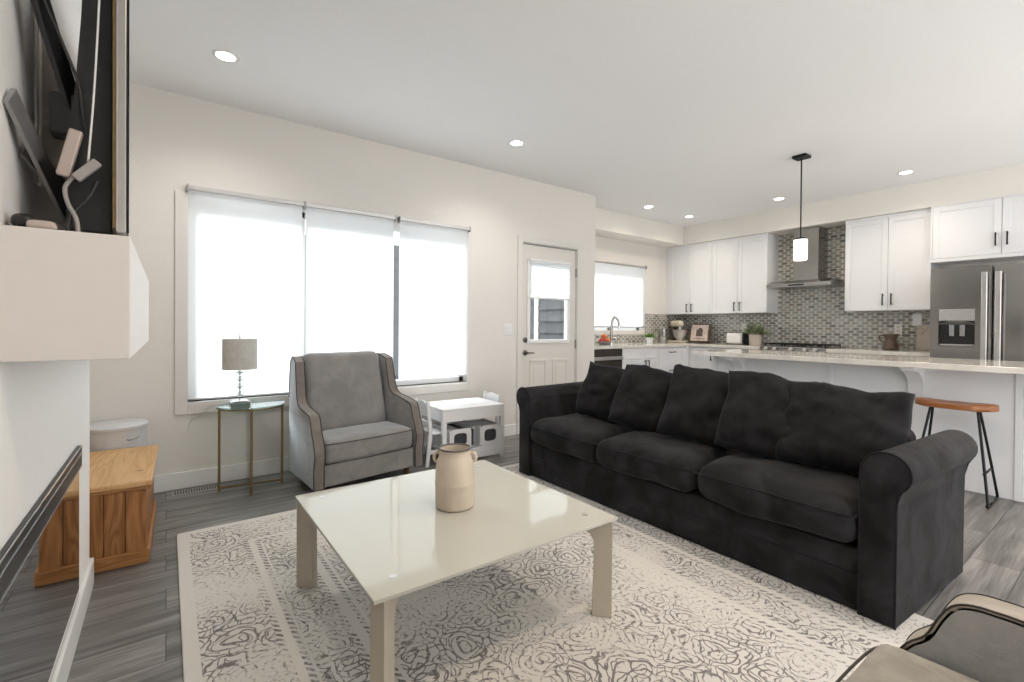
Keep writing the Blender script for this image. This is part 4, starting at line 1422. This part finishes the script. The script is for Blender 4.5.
# ------------------------------------------------------------------ upper cabinets
XU = 6.60
def upper(ya, yb, z0, z1, xf, items, label):
    t = thing('wall_cabinet', label, 'cabinet', ((xf + RX) / 2, (ya + yb) / 2, z0), 0)
    obj('body', bx(xf + 0.021, RX - 0.002, yb + 0.001, ya - 0.001, z0, z1 - 0.002), M_cab, t)
    fronts(t, T(xf, ya, 0) @ FACE_X, items)
    return t
upper(4.735, 3.945, 1.365, 2.453, XU, [('stile', -0.004, 0.0655, 1.365, 2.453, None), ('stile', 0.065, 0.79, 2.42, 2.452, None), ('door', 0.065, 0.43, 1.365, 2.42, (0.39, 1.46, True)), ('door', 0.43, 0.762, 1.365, 2.42, (0.47, 1.46, True)), ('stile', 0.762, 0.79, 1.365, 2.42, None)], 'white upper cabinet in the kitchen corner, above the stand mixer')
upper(3.942, 3.128, 1.365, 2.453, XU, [('stile', 0.0, 0.02, 1.365, 2.42, None), ('stile', 0.0, 0.814, 2.42, 2.452, None), ('door', 0.02, 0.405, 1.365, 2.42, (0.365, 1.46, True)), ('door', 0.405, 0.814, 1.365, 2.42, (0.445, 1.46, True))], 'white upper cabinet left of the range hood, above the toaster')
upper(2.215, 1.42, 1.365, 2.453, XU, [('stile', 0.0, 0.795, 2.42, 2.452, None), ('door', 0.0, 0.42, 1.365, 2.42, (0.38, 1.49, True)), ('door', 0.42, 0.795, 1.365, 2.42, (0.46, 1.49, True))], 'white upper cabinet between the range hood and the refrigerator')
upper(1.415, 0.36, 1.86, 2.453, 6.545, [('stile', 0.0, 0.015, 1.86, 2.452, None), ('stile', 0.015, 1.055, 1.86, 1.895, None), ('stile', 0.015, 1.055, 2.44, 2.452, None), ('door', 0.015, 0.53, 1.895, 2.44, (0.49, 2.04, True)), ('door', 0.53, 1.05, 1.895, 2.44, (0.57, 2.04, True))], 'wide shallow cabinet above the refrigerator')

# backsplash: elongated hexagon mosaic
def mosaic(regions, name, to_world, label_kind=True):
    bm = B()
    tint = bm.faces.layers.float.new('tint')
    rnd = random.Random(7)
    W_, Hh = 0.100, 0.036
    g = 0.0036
    L2, s2, h2 = W_ / 2 - g, W_ / 2 - 0.022, Hh * 0.62 - g
    rows = {}
    for (u0, u1, v0, v1) in regions:
        j0, j1 = int(v0 / Hh), int(v1 / Hh) + 1
        for j in range(j0, j1 + 1):
            off = 0.5 * (j % 2)
            i0, i1 = int(u0 / W_) - 1, int(u1 / W_) + 1
            for i in range(i0, i1 + 1):
                cu, cv = (i + off) * W_, j * Hh
                if cu - L2 < u0 or cu + L2 > u1 or cv - h2 * 0.8 < v0 or cv + h2 * 0.8 > v1:
                    # clip partial tiles at the edges
                    if cu + L2 * 0.4 < u0 or cu - L2 * 0.4 > u1 or cv - h2 > v1 or cv + h2 < v0:
                        continue
                h_ = Hh / 2 - g + 0.003
                pts = [(-L2, 0), (-s2 + 0.004, -h_), (s2 - 0.004, -h_), (L2, 0), (s2 - 0.004, h_), (-s2 + 0.004, h_)]
                P_ = [(max(u0, min(u1, cu + a)), max(v0, min(v1, cv + b))) for a, b in pts]
                uniq = []
                for q in P_:
                    if not uniq or (abs(q[0] - uniq[-1][0]) + abs(q[1] - uniq[-1][1])) > 1e-5:
                        uniq.append(q)
                if len(uniq) > 2 and (abs(uniq[0][0] - uniq[-1][0]) + abs(uniq[0][1] - uniq[-1][1])) < 1e-5:
                    uniq.pop()
                if len(uniq) < 3:
                    continue
                tv_ = rnd.random()
                vs_ = [bm.verts.new(to_world(a, b, 0.006)) for a, b in uniq]
                f = bm.faces.new(vs_)
                f[tint] = tv_
                vb = [bm.verts.new(to_world(a, b, 0.003)) for a, b in uniq]
                for q in range(len(uniq)):
                    r_ = (q + 1) % len(uniq)
                    ff = bm.faces.new((vs_[q], vb[q], vb[r_], vs_[r_]))
                    ff[tint] = tv_
    return bm
rw = lambda u, v, d_: (RX - d_, u, v)
regs = [(1.345, 2.215, 0.914, 1.364), (2.2155, 3.127, 0.914, 2.453), (3.1275, 4.736, 0.914, 1.364)]
bs = B()
for (u0, u1, v0, v1) in regs:
    add_box(bs, RX - 0.0035, RX - 0.0002, u0, u1, v0, v1)
bso = struct('wall_backsplash_range', bs, M_grout)
obj('mosaic_tiles', mosaic(regs, 'm', rw), M_tile, bso)
kw_ = lambda u, v, d_: (u, KY - d_, v)
regs2 = [(6.05, 6.925, 0.914, 1.364), (4.19, 6.0495, 0.914, 1.04)]
bs = B()
for (u0, u1, v0, v1) in regs2:
    add_box(bs, u0, u1, KY - 0.0035, KY - 0.0002, v0, v1)
bso = struct('wall_backsplash_window', bs, M_grout)
obj('mosaic_tiles', mosaic(regs2, 'm', kw_), M_tile, bso)

# kitchen window
kx0, kx1, kz0, kz1 = KWIN
kf = B()
for (a, b, c, e) in ((kx0, kx0 + 0.05, kz0, kz1), (kx1 - 0.05, kx1, kz0, kz1), (kx0, kx1, kz0, kz0 + 0.045), (kx0, kx1, kz1 - 0.05, kz1), (5.29, 5.34, kz0, kz1)):
    add_box(kf, a, b, KY + 0.07, KY + 0.13, c, e, bev=0.003)
kwin = struct('window_2', kf, M_trim)
for a, b in ((kx0 + 0.05, 5.29), (5.34, kx1 - 0.05)):
    obj('pane', bx(a, b, KY + 0.10, KY + 0.106, kz0 + 0.045, kz1 - 0.05), M_pane, kwin)
kc = B()
add_box(kc, kx1, kx1 + 0.05, KY - 0.014, KY, kz0 - 0.06, kz1 + 0.06, bev=0.003)
add_box(kc, kx0 - 0.05, kx0, KY - 0.014, KY, kz0 - 0.06, kz1 + 0.06, bev=0.003)
add_box(kc, kx0, kx1, KY - 0.014, KY, kz0 - 0.06, kz0, bev=0.003)
add_box(kc, kx0, kx1, KY - 0.014, KY, kz1, kz1 + 0.06, bev=0.003)
obj('casing', kc, M_casing, kwin)
ks = thing('roller_shade', 'white roller shade on the kitchen window above the sink', 'window blind', (5.3, KY - 0.04, 2.06))
obj('shade_cloth', sheet(4.62, 6.03, KY - 0.0275, 1.165, 2.075), M_shade, ks)
obj('roller_tube', move(cyl((0, 0), 0.014, 0, 1.44), T(4.60, KY - 0.030, 2.09) @ Matrix.Rotation(R(90), 4, 'Y')), M_silver, ks, auto=40)
obj('bottom_bar', bx(4.62, 6.03, KY - 0.033, KY - 0.022, 1.148, 1.165, bev=0.002), M_bracket, ks)
obj('end_bracket', bx(6.04, 6.05, KY - 0.05, KY - 0.015, 2.065, 2.115, bev=0.002), M_bracket, ks)

# ------------------------------------------------------------------ refrigerator
fg = thing('refrigerator', 'stainless side-by-side refrigerator with ice and water dispenser', 'refrigerator', (6.5, 0.87, 0))
FXR = 6.10
obj('cabinet_body', bx(FXR + 0.065, RX - 0.03, 0.43, 1.315, 0.03, 1.735, bev=0.004), M_greyplastic, fg)
def fridge_door(y0, y1, name, hole=None):
    bm = B()
    if not hole:
        add_box(bm, FXR, FXR + 0.06, y0, y1, 0.06, 1.75, bev=0.01, seg=3)
        return obj(name, bm, M_steel, fg, auto=40)
    a, b, c, e = hole
    add_box(bm, FXR, FXR + 0.06, y0, y1, 0.06, c)
    add_box(bm, FXR, FXR + 0.06, y0, y1, e, 1.75)
    add_box(bm, FXR, FXR + 0.06, y0, a, c, e)
    add_box(bm, FXR, FXR + 0.06, b, y1, c, e)
    add_box(bm, FXR + 0.055, FXR + 0.06, a, b, c, e)
    bmesh.ops.remove_doubles(bm, verts=bm.verts, dist=1e-5)
    return obj(name, bm, M_steel, fg)
fd = fridge_door(0.882, 1.313, 'freezer_door', (0.992, 1.25, 0.995, 1.352))
fd2 = fridge_door(0.432, 0.872, 'fridge_door')
for y, nm, par in ((0.925, 'handle', fd), (0.835, 'handle', fd2)):
    hb = B()
    add_box(hb, FXR - 0.058, FXR - 0.036, y - 0.021, y + 0.021, 0.62, 1.685, bev=0.006)
    add_box(hb, FXR - 0.04, FXR - 0.001, y - 0.010, y + 0.010, 0.66, 0.69)
    add_box(hb, FXR - 0.04, FXR - 0.001, y - 0.010, y + 0.010, 1.62, 1.65)
    obj(nm, hb, M_silver, par)
obj('dispenser_recess', bx(FXR + 0.050, FXR + 0.054, 0.993, 1.249, 0.996, 1.25), M_glassblack, fd)
obj('control_panel', prism([(FXR + 0.002, 1.24), (FXR + 0.002, 1.351), (FXR + 0.05, 1.351), (FXR + 0.05, 1.20)], 'y', 0.993, 1.249), M_silver, fd)
arc = [(FXR + 0.012, 0.995 + 0.252 * i / 12, 1.222 + 0.028 * math.sin(PI * i / 12)) for i in range(13)]
obj('dispenser_arch', tube(arc, 0.008, 8), M_blackplastic, fd, smooth=True)
for y in (1.085, 1.16):
    obj('paddle', bx(FXR + 0.030, FXR + 0.040, y - 0.018, y + 0.018, 1.09, 1.20, bev=0.003), M_bracket, fd)
obj('drip_tray', bx(FXR + 0.004, FXR + 0.048, 1.0, 1.242, 0.998, 1.012, bev=0.002), M_greyplastic, fd)

# ------------------------------------------------------------------ island
ix0, ix1, iy0, iy1 = 4.62, 5.20, -0.60, 2.74
il = thing('kitchen_island', 'long white panelled kitchen island behind the sofa', 'kitchen island', (4.9, 1.07, 0))
obj('body', bx(ix0 + 0.016, ix1, iy0, iy1 - 0.016, 0.0, 0.872), M_cab, il)
for a, b in ((iy1, 1.665), (1.635, 0.545), (0.515, -0.58)):
    o = obj('panel', bx(ix0 + 0.004, ix0 + 0.0155, b, a - 0.004, 0.0, 0.872, bev=0.002), M_cab, il)
for y in (iy1 - 0.04, 1.65, 0.53):
    obj('post', bx(ix0 - 0.006, ix0 + 0.016, y - 0.018, y + 0.018, 0.0, 0.872, bev=0.002), M_cab, il)
obj('end_panel', bx(ix0 + 0.02, ix1, iy1 - 0.0155, iy1, 0, 0.872), M_cab, il)
for y in (2.44, 1.07, -0.25):
    cp = [(ix0 + 0.003, 0.871), (ix0 - 0.235, 0.871), (ix0 - 0.235, 0.845)]
    for i in range(9):
        a = R(90) * i / 8
        cp.append((ix0 - 0.012 - 0.205 * (1 - math.sin(a)) , 0.845 - 0.165 * (1 - math.cos(a)) - 0.0))
    cp += [(ix0 - 0.012, 0.655), (ix0 + 0.003, 0.655)]
    obj('corbel', prism(cp, 'y', y - 0.045, y + 0.045, bev=0.002), M_cab, il)
io = obj('island_countertop', bx(4.335, 5.23, iy0 - 0.02, 2.785, 0.873, 0.915, bev=0.003), M_quartz)
tag(io, 'long pale quartz island countertop overhanging towards the sofa', 'countertop')

# saddle stool
sx, sy = 4.40, 0.81
so = thing('bar_stool', 'saddle seat wooden bar stool on black metal legs at the island', 'stool', (sx, sy, 0))
sb = B()
nx_, ny_ = 10, 18
def seat_pt(u, v, top):
    # superellipse plan
    a, b = 0.125, 0.215
    x = a * u * math.sqrt(max(0, 1 - 0.5 * v * v)) 
    y = b * v * math.sqrt(max(0, 1 - 0.5 * u * u))
    dip = 0.016 * math.cos(v * PI) * -1
    z = 0.648 + dip * (1 - u * u) + 0.006 * (1 - abs(v))
    edge = max(abs(u), abs(v)) ** 6
    if top:
        return (sx + x, sy + y, z - 0.008 * edge)
    return (sx + x, sy + y, 0.606 + 0.01 * edge)
gt, gb = {}, {}
for i in range(nx_ + 1):
    for j in range(ny_ + 1):
        u, v = -1 + 2 * i / nx_, -1 + 2 * j / ny_
        gt[i, j] = sb.verts.new(seat_pt(u, v, True))
        gb[i, j] = sb.verts.new(seat_pt(u, v, False))
for i in range(nx_):
    for j in range(ny_):
        sb.faces.new((gt[i, j], gt[i + 1, j], gt[i + 1, j + 1], gt[i, j + 1]))
        sb.faces.new((gb[i, j], gb[i, j + 1], gb[i + 1, j + 1], gb[i + 1, j]))
for i in range(nx_):
    for j in (0, ny_):
        sb.faces.new((gt[i, j], gb[i, j], gb[i + 1, j], gt[i + 1, j]))
for j in range(ny_):
    for i in (0, nx_):
        sb.faces.new((gt[i, j], gt[i, j + 1], gb[i, j + 1], gb[i, j]))
obj('seat', sb, M_stoolwood, so, auto=55)
for s in (-1, 1):
    yt, yb = sy + s * 0.12, sy + s * 0.19
    for q in (-1, 1):
        xb = sx + q * 0.155
        leg = tube(smooth_path([(sx + q * 0.03, yt, 0.613), (sx + q * 0.09, (yt + yb) / 2, 0.34), (xb - q * 0.006, yb, 0.05), (xb, yb, 0.018), (xb - q * 0.03, yb, 0.008), (xb - q * 0.06, yb, 0.010)], 6), 0.008, 10)
        obj('leg', leg, M_black, so, smooth=True)
    obj('cross_bar', tube([(sx - 0.118, sy + s * 0.166, 0.21), (sx + 0.118, sy + s * 0.166, 0.21)], 0.007, 8), M_black, so, smooth=True)
    obj('foot_bar', tube([(sx - 0.10, yb, 0.010), (sx + 0.10, yb, 0.010)], 0.006, 8), M_black, so, smooth=True)

# ------------------------------------------------------------------ counter things
CZ = 0.9135
fa = thing('kitchen_faucet', 'chrome gooseneck kitchen faucet in front of the window', 'faucet', (5.14, 4.60, CZ))
obj('spout', tube(smooth_path([(5.14, 4.60, CZ), (5.14, 4.60, 1.10), (5.145, 4.60, 1.20), (5.165, 4.595, 1.27), (5.20, 4.58, 1.29), (5.235, 4.56, 1.25), (5.245, 4.55, 1.17)]), [0.019] * 60, 10), M_steel, fa, smooth=True)
obj('base_ring', cyl((5.14, 4.60), 0.026, CZ, CZ + 0.03, 20, 0.003), M_chrome, fa, auto=40)
obj('spray_head', tube([(5.243, 4.551, 1.19), (5.247, 4.548, 1.12)], [0.016, 0.019], 12), M_chrome, fa, auto=40)
obj('lever', tube([(5.155, 4.59, 0.99), (5.20, 4.57, 1.00), (5.225, 4.56, 1.02)], [0.010, 0.007, 0.005], 8), M_chrome, fa, smooth=True)

fbw = thing('fruit_bowl', 'shallow dark bowl on the counter beside the faucet', 'bowl', (4.80, 4.42, CZ))
obj('bowl_shell', lathe([(0.05, 0), (0.08, 0.01), (0.125, 0.045), (0.12, 0.045), (0.075, 0.016), (0.0001, 0.012)], (4.80, 4.42, CZ), 30), M_greyplastic, fbw, auto=50)
def fruit(x, y, z, r, mat, nm, label, cat):
    t = thing(nm, label, cat, (x, y, z))
    obj('flesh', lathe([(0.001, -r * 0.92)] + [(r * math.cos(R(a)), r * 0.95 * math.sin(R(a))) for a in range(-75, 76, 15)] + [(r * 0.12, r * 0.88), (0.001, r * 0.84)], (x, y, z), 18, closed=False), mat, t, smooth=True)
    obj('stem', tube([(x, y, z + r * 0.84), (x + 0.003, y, z + r * 1.1)], 0.002, 6), M_darkwood, t)
fruit(4.76, 4.39, CZ + 0.056, 0.036, M_red, 'apple', 'red apple at the left of the fruit bowl', 'fruit')
fruit(4.845, 4.40, CZ + 0.056, 0.036, M_orange, 'orange', 'orange at the right of the fruit bowl, nearest the faucet', 'fruit')
fruit(4.80, 4.475, CZ + 0.056, 0.036, M_red, 'apple', 'red apple at the back of the fruit bowl', 'fruit')
fruit(4.80, 4.425, CZ + 0.112, 0.036, M_orange, 'orange', 'orange on top of the heaped fruit bowl', 'fruit')

sb_ = thing('soap_bottle', 'slim black soap bottle at the left edge of the kitchen counter', 'bottle', (4.70, 4.52, CZ))
obj('bottle', lathe([(0.028, 0), (0.03, 0.005), (0.03, 0.12), (0.012, 0.145), (0.012, 0.16)], (4.66, 4.55, CZ), 20), M_blackplastic, sb_, auto=40)
obj('pump', tube([(4.66, 4.55, CZ + 0.16), (4.66, 4.55, CZ + 0.19), (4.69, 4.54, CZ + 0.192)], 0.005, 8), M_blackplastic, sb_, smooth=True)

def leaf(bm, base, dirv, L, wd, droop=0.3):
    base, dirv = Vector(base), Vector(dirv).normalized()
    side = dirv.cross(Vector((0, 0, 1)))
    if side.length < 0.05:
        side = Vector((1, 0, 0))
    side.normalize()
    nrm = side.cross(dirv).normalized()
    prev = None
    for k_ in range(5):
        t_ = k_ / 4
        c = base + dirv * L * t_ - Vector((0, 0, 1)) * droop * L * t_ * t_
        ww = wd * math.sin(PI * min(0.97, t_ * 0.85 + 0.12)) * 0.5
        a, b, m_ = bm.verts.new(c - side * ww), bm.verts.new(c + side * ww), bm.verts.new(c + nrm * ww * 0.4)
        if prev:
            bm.faces.new((prev[0], a, m_, prev[2]))
            bm.faces.new((prev[2], m_, b, prev[1]))
        prev = (a, b, m_)

def potted(name, x, y, r, h_, label, potmat, leafmat, n_, L, wd, seed, up=0.9):
    t = thing(name, label, 'plant', (x, y, CZ))
    obj('pot', lathe([(r * 0.85, 0), (r * 0.88, 0.004), (r, h_), (r * 0.92, h_), (r * 0.9, h_ - 0.012), (0.0001, h_ - 0.012)], (x, y, CZ), 28), potmat, t, auto=40)
    rnd = random.Random(seed)
    fo = B()
    for i in range(n_):
        a = rnd.random() * 2 * PI
        rr = rnd.random() ** 0.5 * r * 0.7
        el = rnd.uniform(0.25, up)
        leaf(fo, (x + rr * math.cos(a), y + rr * math.sin(a), CZ + h_ - 0.015), (math.cos(a) * (1 - el), math.sin(a) * (1 - el), el), L * rnd.uniform(0.6, 1.1), wd)
    obj('foliage', fo, leafmat, t, smooth=True)
    return t
potted('potted_herb', 5.78, 4.42, 0.045, 0.095, 'bright green herb in a small white pot right of the kitchen window', M_whiteplastic, M_green, 110, 0.12, 0.016, 3)
potted('potted_succulent', 6.60, 3.275, 0.085, 0.15, 'grey green leafy plant in a beige pot beside the range', M_beigepot, M_olive, 90, 0.24, 0.045, 8, up=0.95)

cn = thing('utensil_canister', 'tall stainless canister beside the stand mixer', 'canister', (6.20, 4.50, CZ))
obj('body', lathe([(0.068, 0), (0.07, 0.006), (0.07, 0.215), (0.064, 0.22), (0.062, 0.21), (0.0001, 0.20)], (6.20, 4.50, CZ), 30), M_steel, cn, auto=40)
obj('handle', tube(smooth_path([(6.255, 4.455, CZ + 0.19), (6.30, 4.42, CZ + 0.18), (6.305, 4.415, CZ + 0.10), (6.26, 4.455, CZ + 0.07)]), 0.008, 8), M_blackplastic, cn, smooth=True)

mx_ = thing('stand_mixer', 'cream stand mixer with steel bowl in the kitchen corner', 'mixer', (6.62, 4.48, CZ))
bx_, by_ = 6.60, 4.495
obj('foot', move(softbox(-0.10, 0.10, -0.17, 0.14, 0, 0.035, r=0.017, n=8, wr=0), T(bx_ + 0.02, by_ + 0.05, CZ)), M_cream, mx_, smooth=True)
obj('column', move(softbox(-0.045, 0.045, -0.04, 0.04, 0.03, 0.28, r=0.03, n=8, wr=0), T(bx_ + 0.07, by_ + 0.14, CZ)), M_brown, mx_, smooth=True)
hdm = softbox(-0.055, 0.055, -0.17, 0.13, -0.05, 0.05, r=0.05, n=10, wr=0)
obj('motor_head', move(hdm, T(bx_ + 0.02, by_ + 0.06, CZ + 0.30) @ RZ(R(-25))), M_cream, mx_, smooth=True)
obj('bowl', lathe([(0.045, 0), (0.05, 0.004), (0.05, 0.015), (0.085, 0.05), (0.105, 0.11), (0.108, 0.165), (0.112, 0.168), (0.104, 0.165), (0.1, 0.11), (0.0001, 0.03)], (bx_ - 0.01, by_ - 0.03, CZ + 0.036), 32), M_silver, mx_, auto=50)
obj('beater_shaft', cyl((bx_ - 0.01, by_ - 0.03), 0.012, CZ + 0.16, CZ + 0.26, 12), M_chrome, mx_, auto=40)

ck = thing('cookbook_stand', 'wooden cookbook stand leaning against the kitchen backsplash', 'book stand', (6.70, 4.19, CZ))
Mck = T(6.70, 4.20, CZ + 0.012) @ RZ(R(-78)) @ Matrix.Rotation(R(-16), 4, 'X')
obj('back_board', move(bx(-0.165, 0.165, 0.0, 0.014, 0.0, 0.30, bev=0.004), Mck), M_darkwood, ck)
obj('ledge', move(bx(-0.165, 0.165, -0.04, 0.0, 0.0, 0.016, bev=0.003), Mck), M_darkwood, ck)
cb = thing('cookbook', 'cookbook with a brown picture on its cover resting in the wooden stand', 'book', (6.69, 4.20, CZ + 0.02))
obj('cover', move(bx(-0.13, 0.13, -0.022, -0.001, 0.018, 0.275, bev=0.002), Mck), M_paper, cb)
obj('cover_picture', move(merge(bx(-0.05, 0.05, -0.0235, -0.0221, 0.09, 0.20), bx(-0.02, 0.035, -0.0238, -0.0221, 0.20, 0.225), bx(-0.1, 0.1, -0.0235, -0.0221, 0.045, 0.055)), Mck), M_brown, cb)

ts = thing('toaster', 'white and black two slice toaster on the kitchen counter', 'toaster', (6.72, 3.63, CZ))
Mts = T(6.72, 3.60, CZ)
obj('body', move(softbox(-0.08, 0.08, -0.115, 0.13, 0.008, 0.165, r=0.03, n=8, wr=0), Mts), M_whiteplastic, ts, smooth=True)
obj('end_cap', move(softbox(-0.082, 0.082, -0.145, -0.112, 0.006, 0.167, r=0.015, n=6, wr=0), Mts), M_blackplastic, ts, smooth=True)
obj('slot', move(merge(bx(-0.04, -0.015, -0.09, 0.10, 0.164, 0.1665), bx(0.015, 0.04, -0.09, 0.10, 0.164, 0.1665)), Mts), M_blackplastic, ts)
obj('lever', move(bx(-0.012, 0.012, -0.16, -0.145, 0.10, 0.115, bev=0.003), Mts), M_blackplastic, ts)
obj('foot', move(bx(-0.07, 0.07, -0.13, 0.115, 0.0, 0.0085), Mts), M_blackplastic, ts)

jg = thing('brown_jug', 'dark brown stoneware jug on the counter left of the refrigerator', 'jug', (6.72, 1.80, CZ))
obj('body', lathe([(0.06, 0), (0.078, 0.01), (0.075, 0.05), (0.055, 0.10), (0.055, 0.135), (0.075, 0.17), (0.07, 0.185), (0.05, 0.16), (0.0001, 0.15)], (6.72, 1.79, CZ), 30), M_brown, jg, auto=60)
obj('handle', tube(smooth_path([(6.71, 1.85, CZ + 0.165), (6.70, 1.89, CZ + 0.16), (6.70, 1.885, CZ + 0.11), (6.71, 1.845, CZ + 0.08)]), 0.009, 8), M_brown, jg, smooth=True)

cbd = thing('cutting_board', 'pale tall cutting board leaning beside the refrigerator', 'cutting board', (6.86, 1.53, CZ))
Mb = T(6.85, 1.535, CZ + 0.002) @ FACE_X @ Matrix.Rotation(R(-8), 4, 'X')
obj('board', move(prism([(-0.06, 0), (0.06, 0), (0.06, 0.27), (0.045, 0.29), (-0.045, 0.29), (-0.06, 0.27)], 'y', 0.0, 0.014, bev=0.003), Mb), M_beigepot, cbd)
obj('leaf_drawing', move(tube(smooth_path([(-0.045, -0.001, 0.24), (-0.02, -0.001, 0.26), (0.0, -0.001, 0.22), (-0.02, -0.001, 0.18), (0.01, -0.001, 0.20), (0.03, -0.001, 0.25), (0.045, -0.001, 0.26)]), 0.0016, 6), Mb), M_brown, cbd)
wb = obj('note_pad', bx(RX - 0.03, RX - 0.0075, 1.555, 1.64, 1.19, 1.335, bev=0.003), M_whiteplastic)
tag(wb, 'small white box on the backsplash above the cutting board', 'wall box')

def outlet(y, z, label):
    t = thing('wall_outlet', label, 'outlet', (RX - 0.006, y, z), 0)
    obj('plate', bx(RX - 0.014, RX - 0.0065, y - 0.036, y + 0.036, z - 0.058, z + 0.058, bev=0.003), M_whiteplastic, t)
    for q in (-0.022, 0.022):
        obj('socket', bx(RX - 0.016, RX - 0.014, y - 0.014, y + 0.014, z + q - 0.013, z + q + 0.013, bev=0.003), M_cream, t)
outlet(1.775, 1.155, 'white outlet on the backsplash above the brown jug')
outlet(3.60, 1.155, 'white outlet on the backsplash behind the toaster')
hk = obj('cabinet_hook', tube(smooth_path([(6.66, 2.225, 1.40), (6.655, 2.225, 1.345), (6.655, 2.19, 1.325), (6.655, 2.17, 1.345)]), 0.006, 8), M_blackplastic, None, smooth=True)
tag(hk, 'small black hook at the lower left of the cabinet right of the hood', 'hook')

# ------------------------------------------------------------------ pendant and recessed lights
px_, py_ = 4.708, 1.935
pd = thing('pendant_light', 'pendant lamp with white glass cylinder on a black rod above the island', 'pendant lamp', (px_, py_, 2.74))
obj('canopy', bx(px_ - 0.06, px_ + 0.06, py_ - 0.06, py_ + 0.06, 2.715, 2.7395, bev=0.006), M_black, pd)
obj('rod', cyl((px_, py_), 0.006, 1.985, 2.715, 12), M_black, pd, auto=40)
obj('cap', cyl((px_, py_), 0.045, 1.968, 1.985, 28, 0.002), M_black, pd, auto=40)
obj('glass_shade', lathe([(0.0001, 1.782), (0.050, 1.782), (0.055, 1.788), (0.055, 1.967)], (px_, py_, 0), 32), M_shadeglow, pd, auto=40)
light('pendant bulb', 'POINT', (px_, py_, 1.72), 6, (1.0, 0.9, 0.78), shadow_soft_size=0.05)

POTS = ((0.28, 3.27, 'recessed ceiling light above the side table end of the window'),
        (2.44, 3.28, 'recessed ceiling light above the play table'),
        (5.11, 3.95, 'recessed ceiling light nearest the kitchen window'),
        (6.01, 3.94, 'recessed ceiling light in the kitchen corner by the soffit'),
        (6.04, 2.73, 'recessed ceiling light in front of the range hood, right of the pendant'),
        (6.02, 1.50, 'recessed ceiling light in front of the refrigerator'))
p0 = None
for i, (x, y, lb) in enumerate(POTS):
    if p0 is None:
        p0 = thing('recessed_light', lb, 'ceiling light', (x, y, H), 0, 'recessed ceiling lights', local=True)
        obj('trim_ring', lathe([(0.051, -0.006), (0.066, -0.005), (0.072, -0.0005), (0.050, -0.0005)], (0, 0, 0), 36, closed=False), M_trim, p0, auto=50)
        obj('lens', lathe([(0.0001, -0.0045), (0.051, -0.0045), (0.051, -0.001)], (0, 0, 0), 36, closed=False), M_potlens, p0)
    else:
        dup(p0, (x, y, H), label=lb)
for i, (x, y, lb) in enumerate(POTS):
    kit = x > 4.5
    light('pot beam', 'SPOT', (x, y, H - 0.03), 24 if kit else 34, (1.0, 0.87, 0.72) if kit else (1.0, 0.93, 0.86), (0, 0, 0), spot_size=R(150), spot_blend=0.9, shadow_soft_size=0.06)
# unseen fittings added out of frame to warm the near part of the room
for (x, y, lb) in ((2.44, 0.9, 'unseen added ceiling light above the near arm of the sofa'), (3.9, 0.3, 'unseen added ceiling light over the walkway by the island'), (0.9, 0.4, 'unseen added ceiling light above the near end of the rug')):
    o = dup(p0, (x, y, H), label=lb)
    light('pot beam', 'SPOT', (x, y, H - 0.03), 50, (1.0, 0.82, 0.62), (0, 0, 0), spot_size=R(150), spot_blend=0.9, shadow_soft_size=0.06)  # added warm fill spot under each unseen fitting
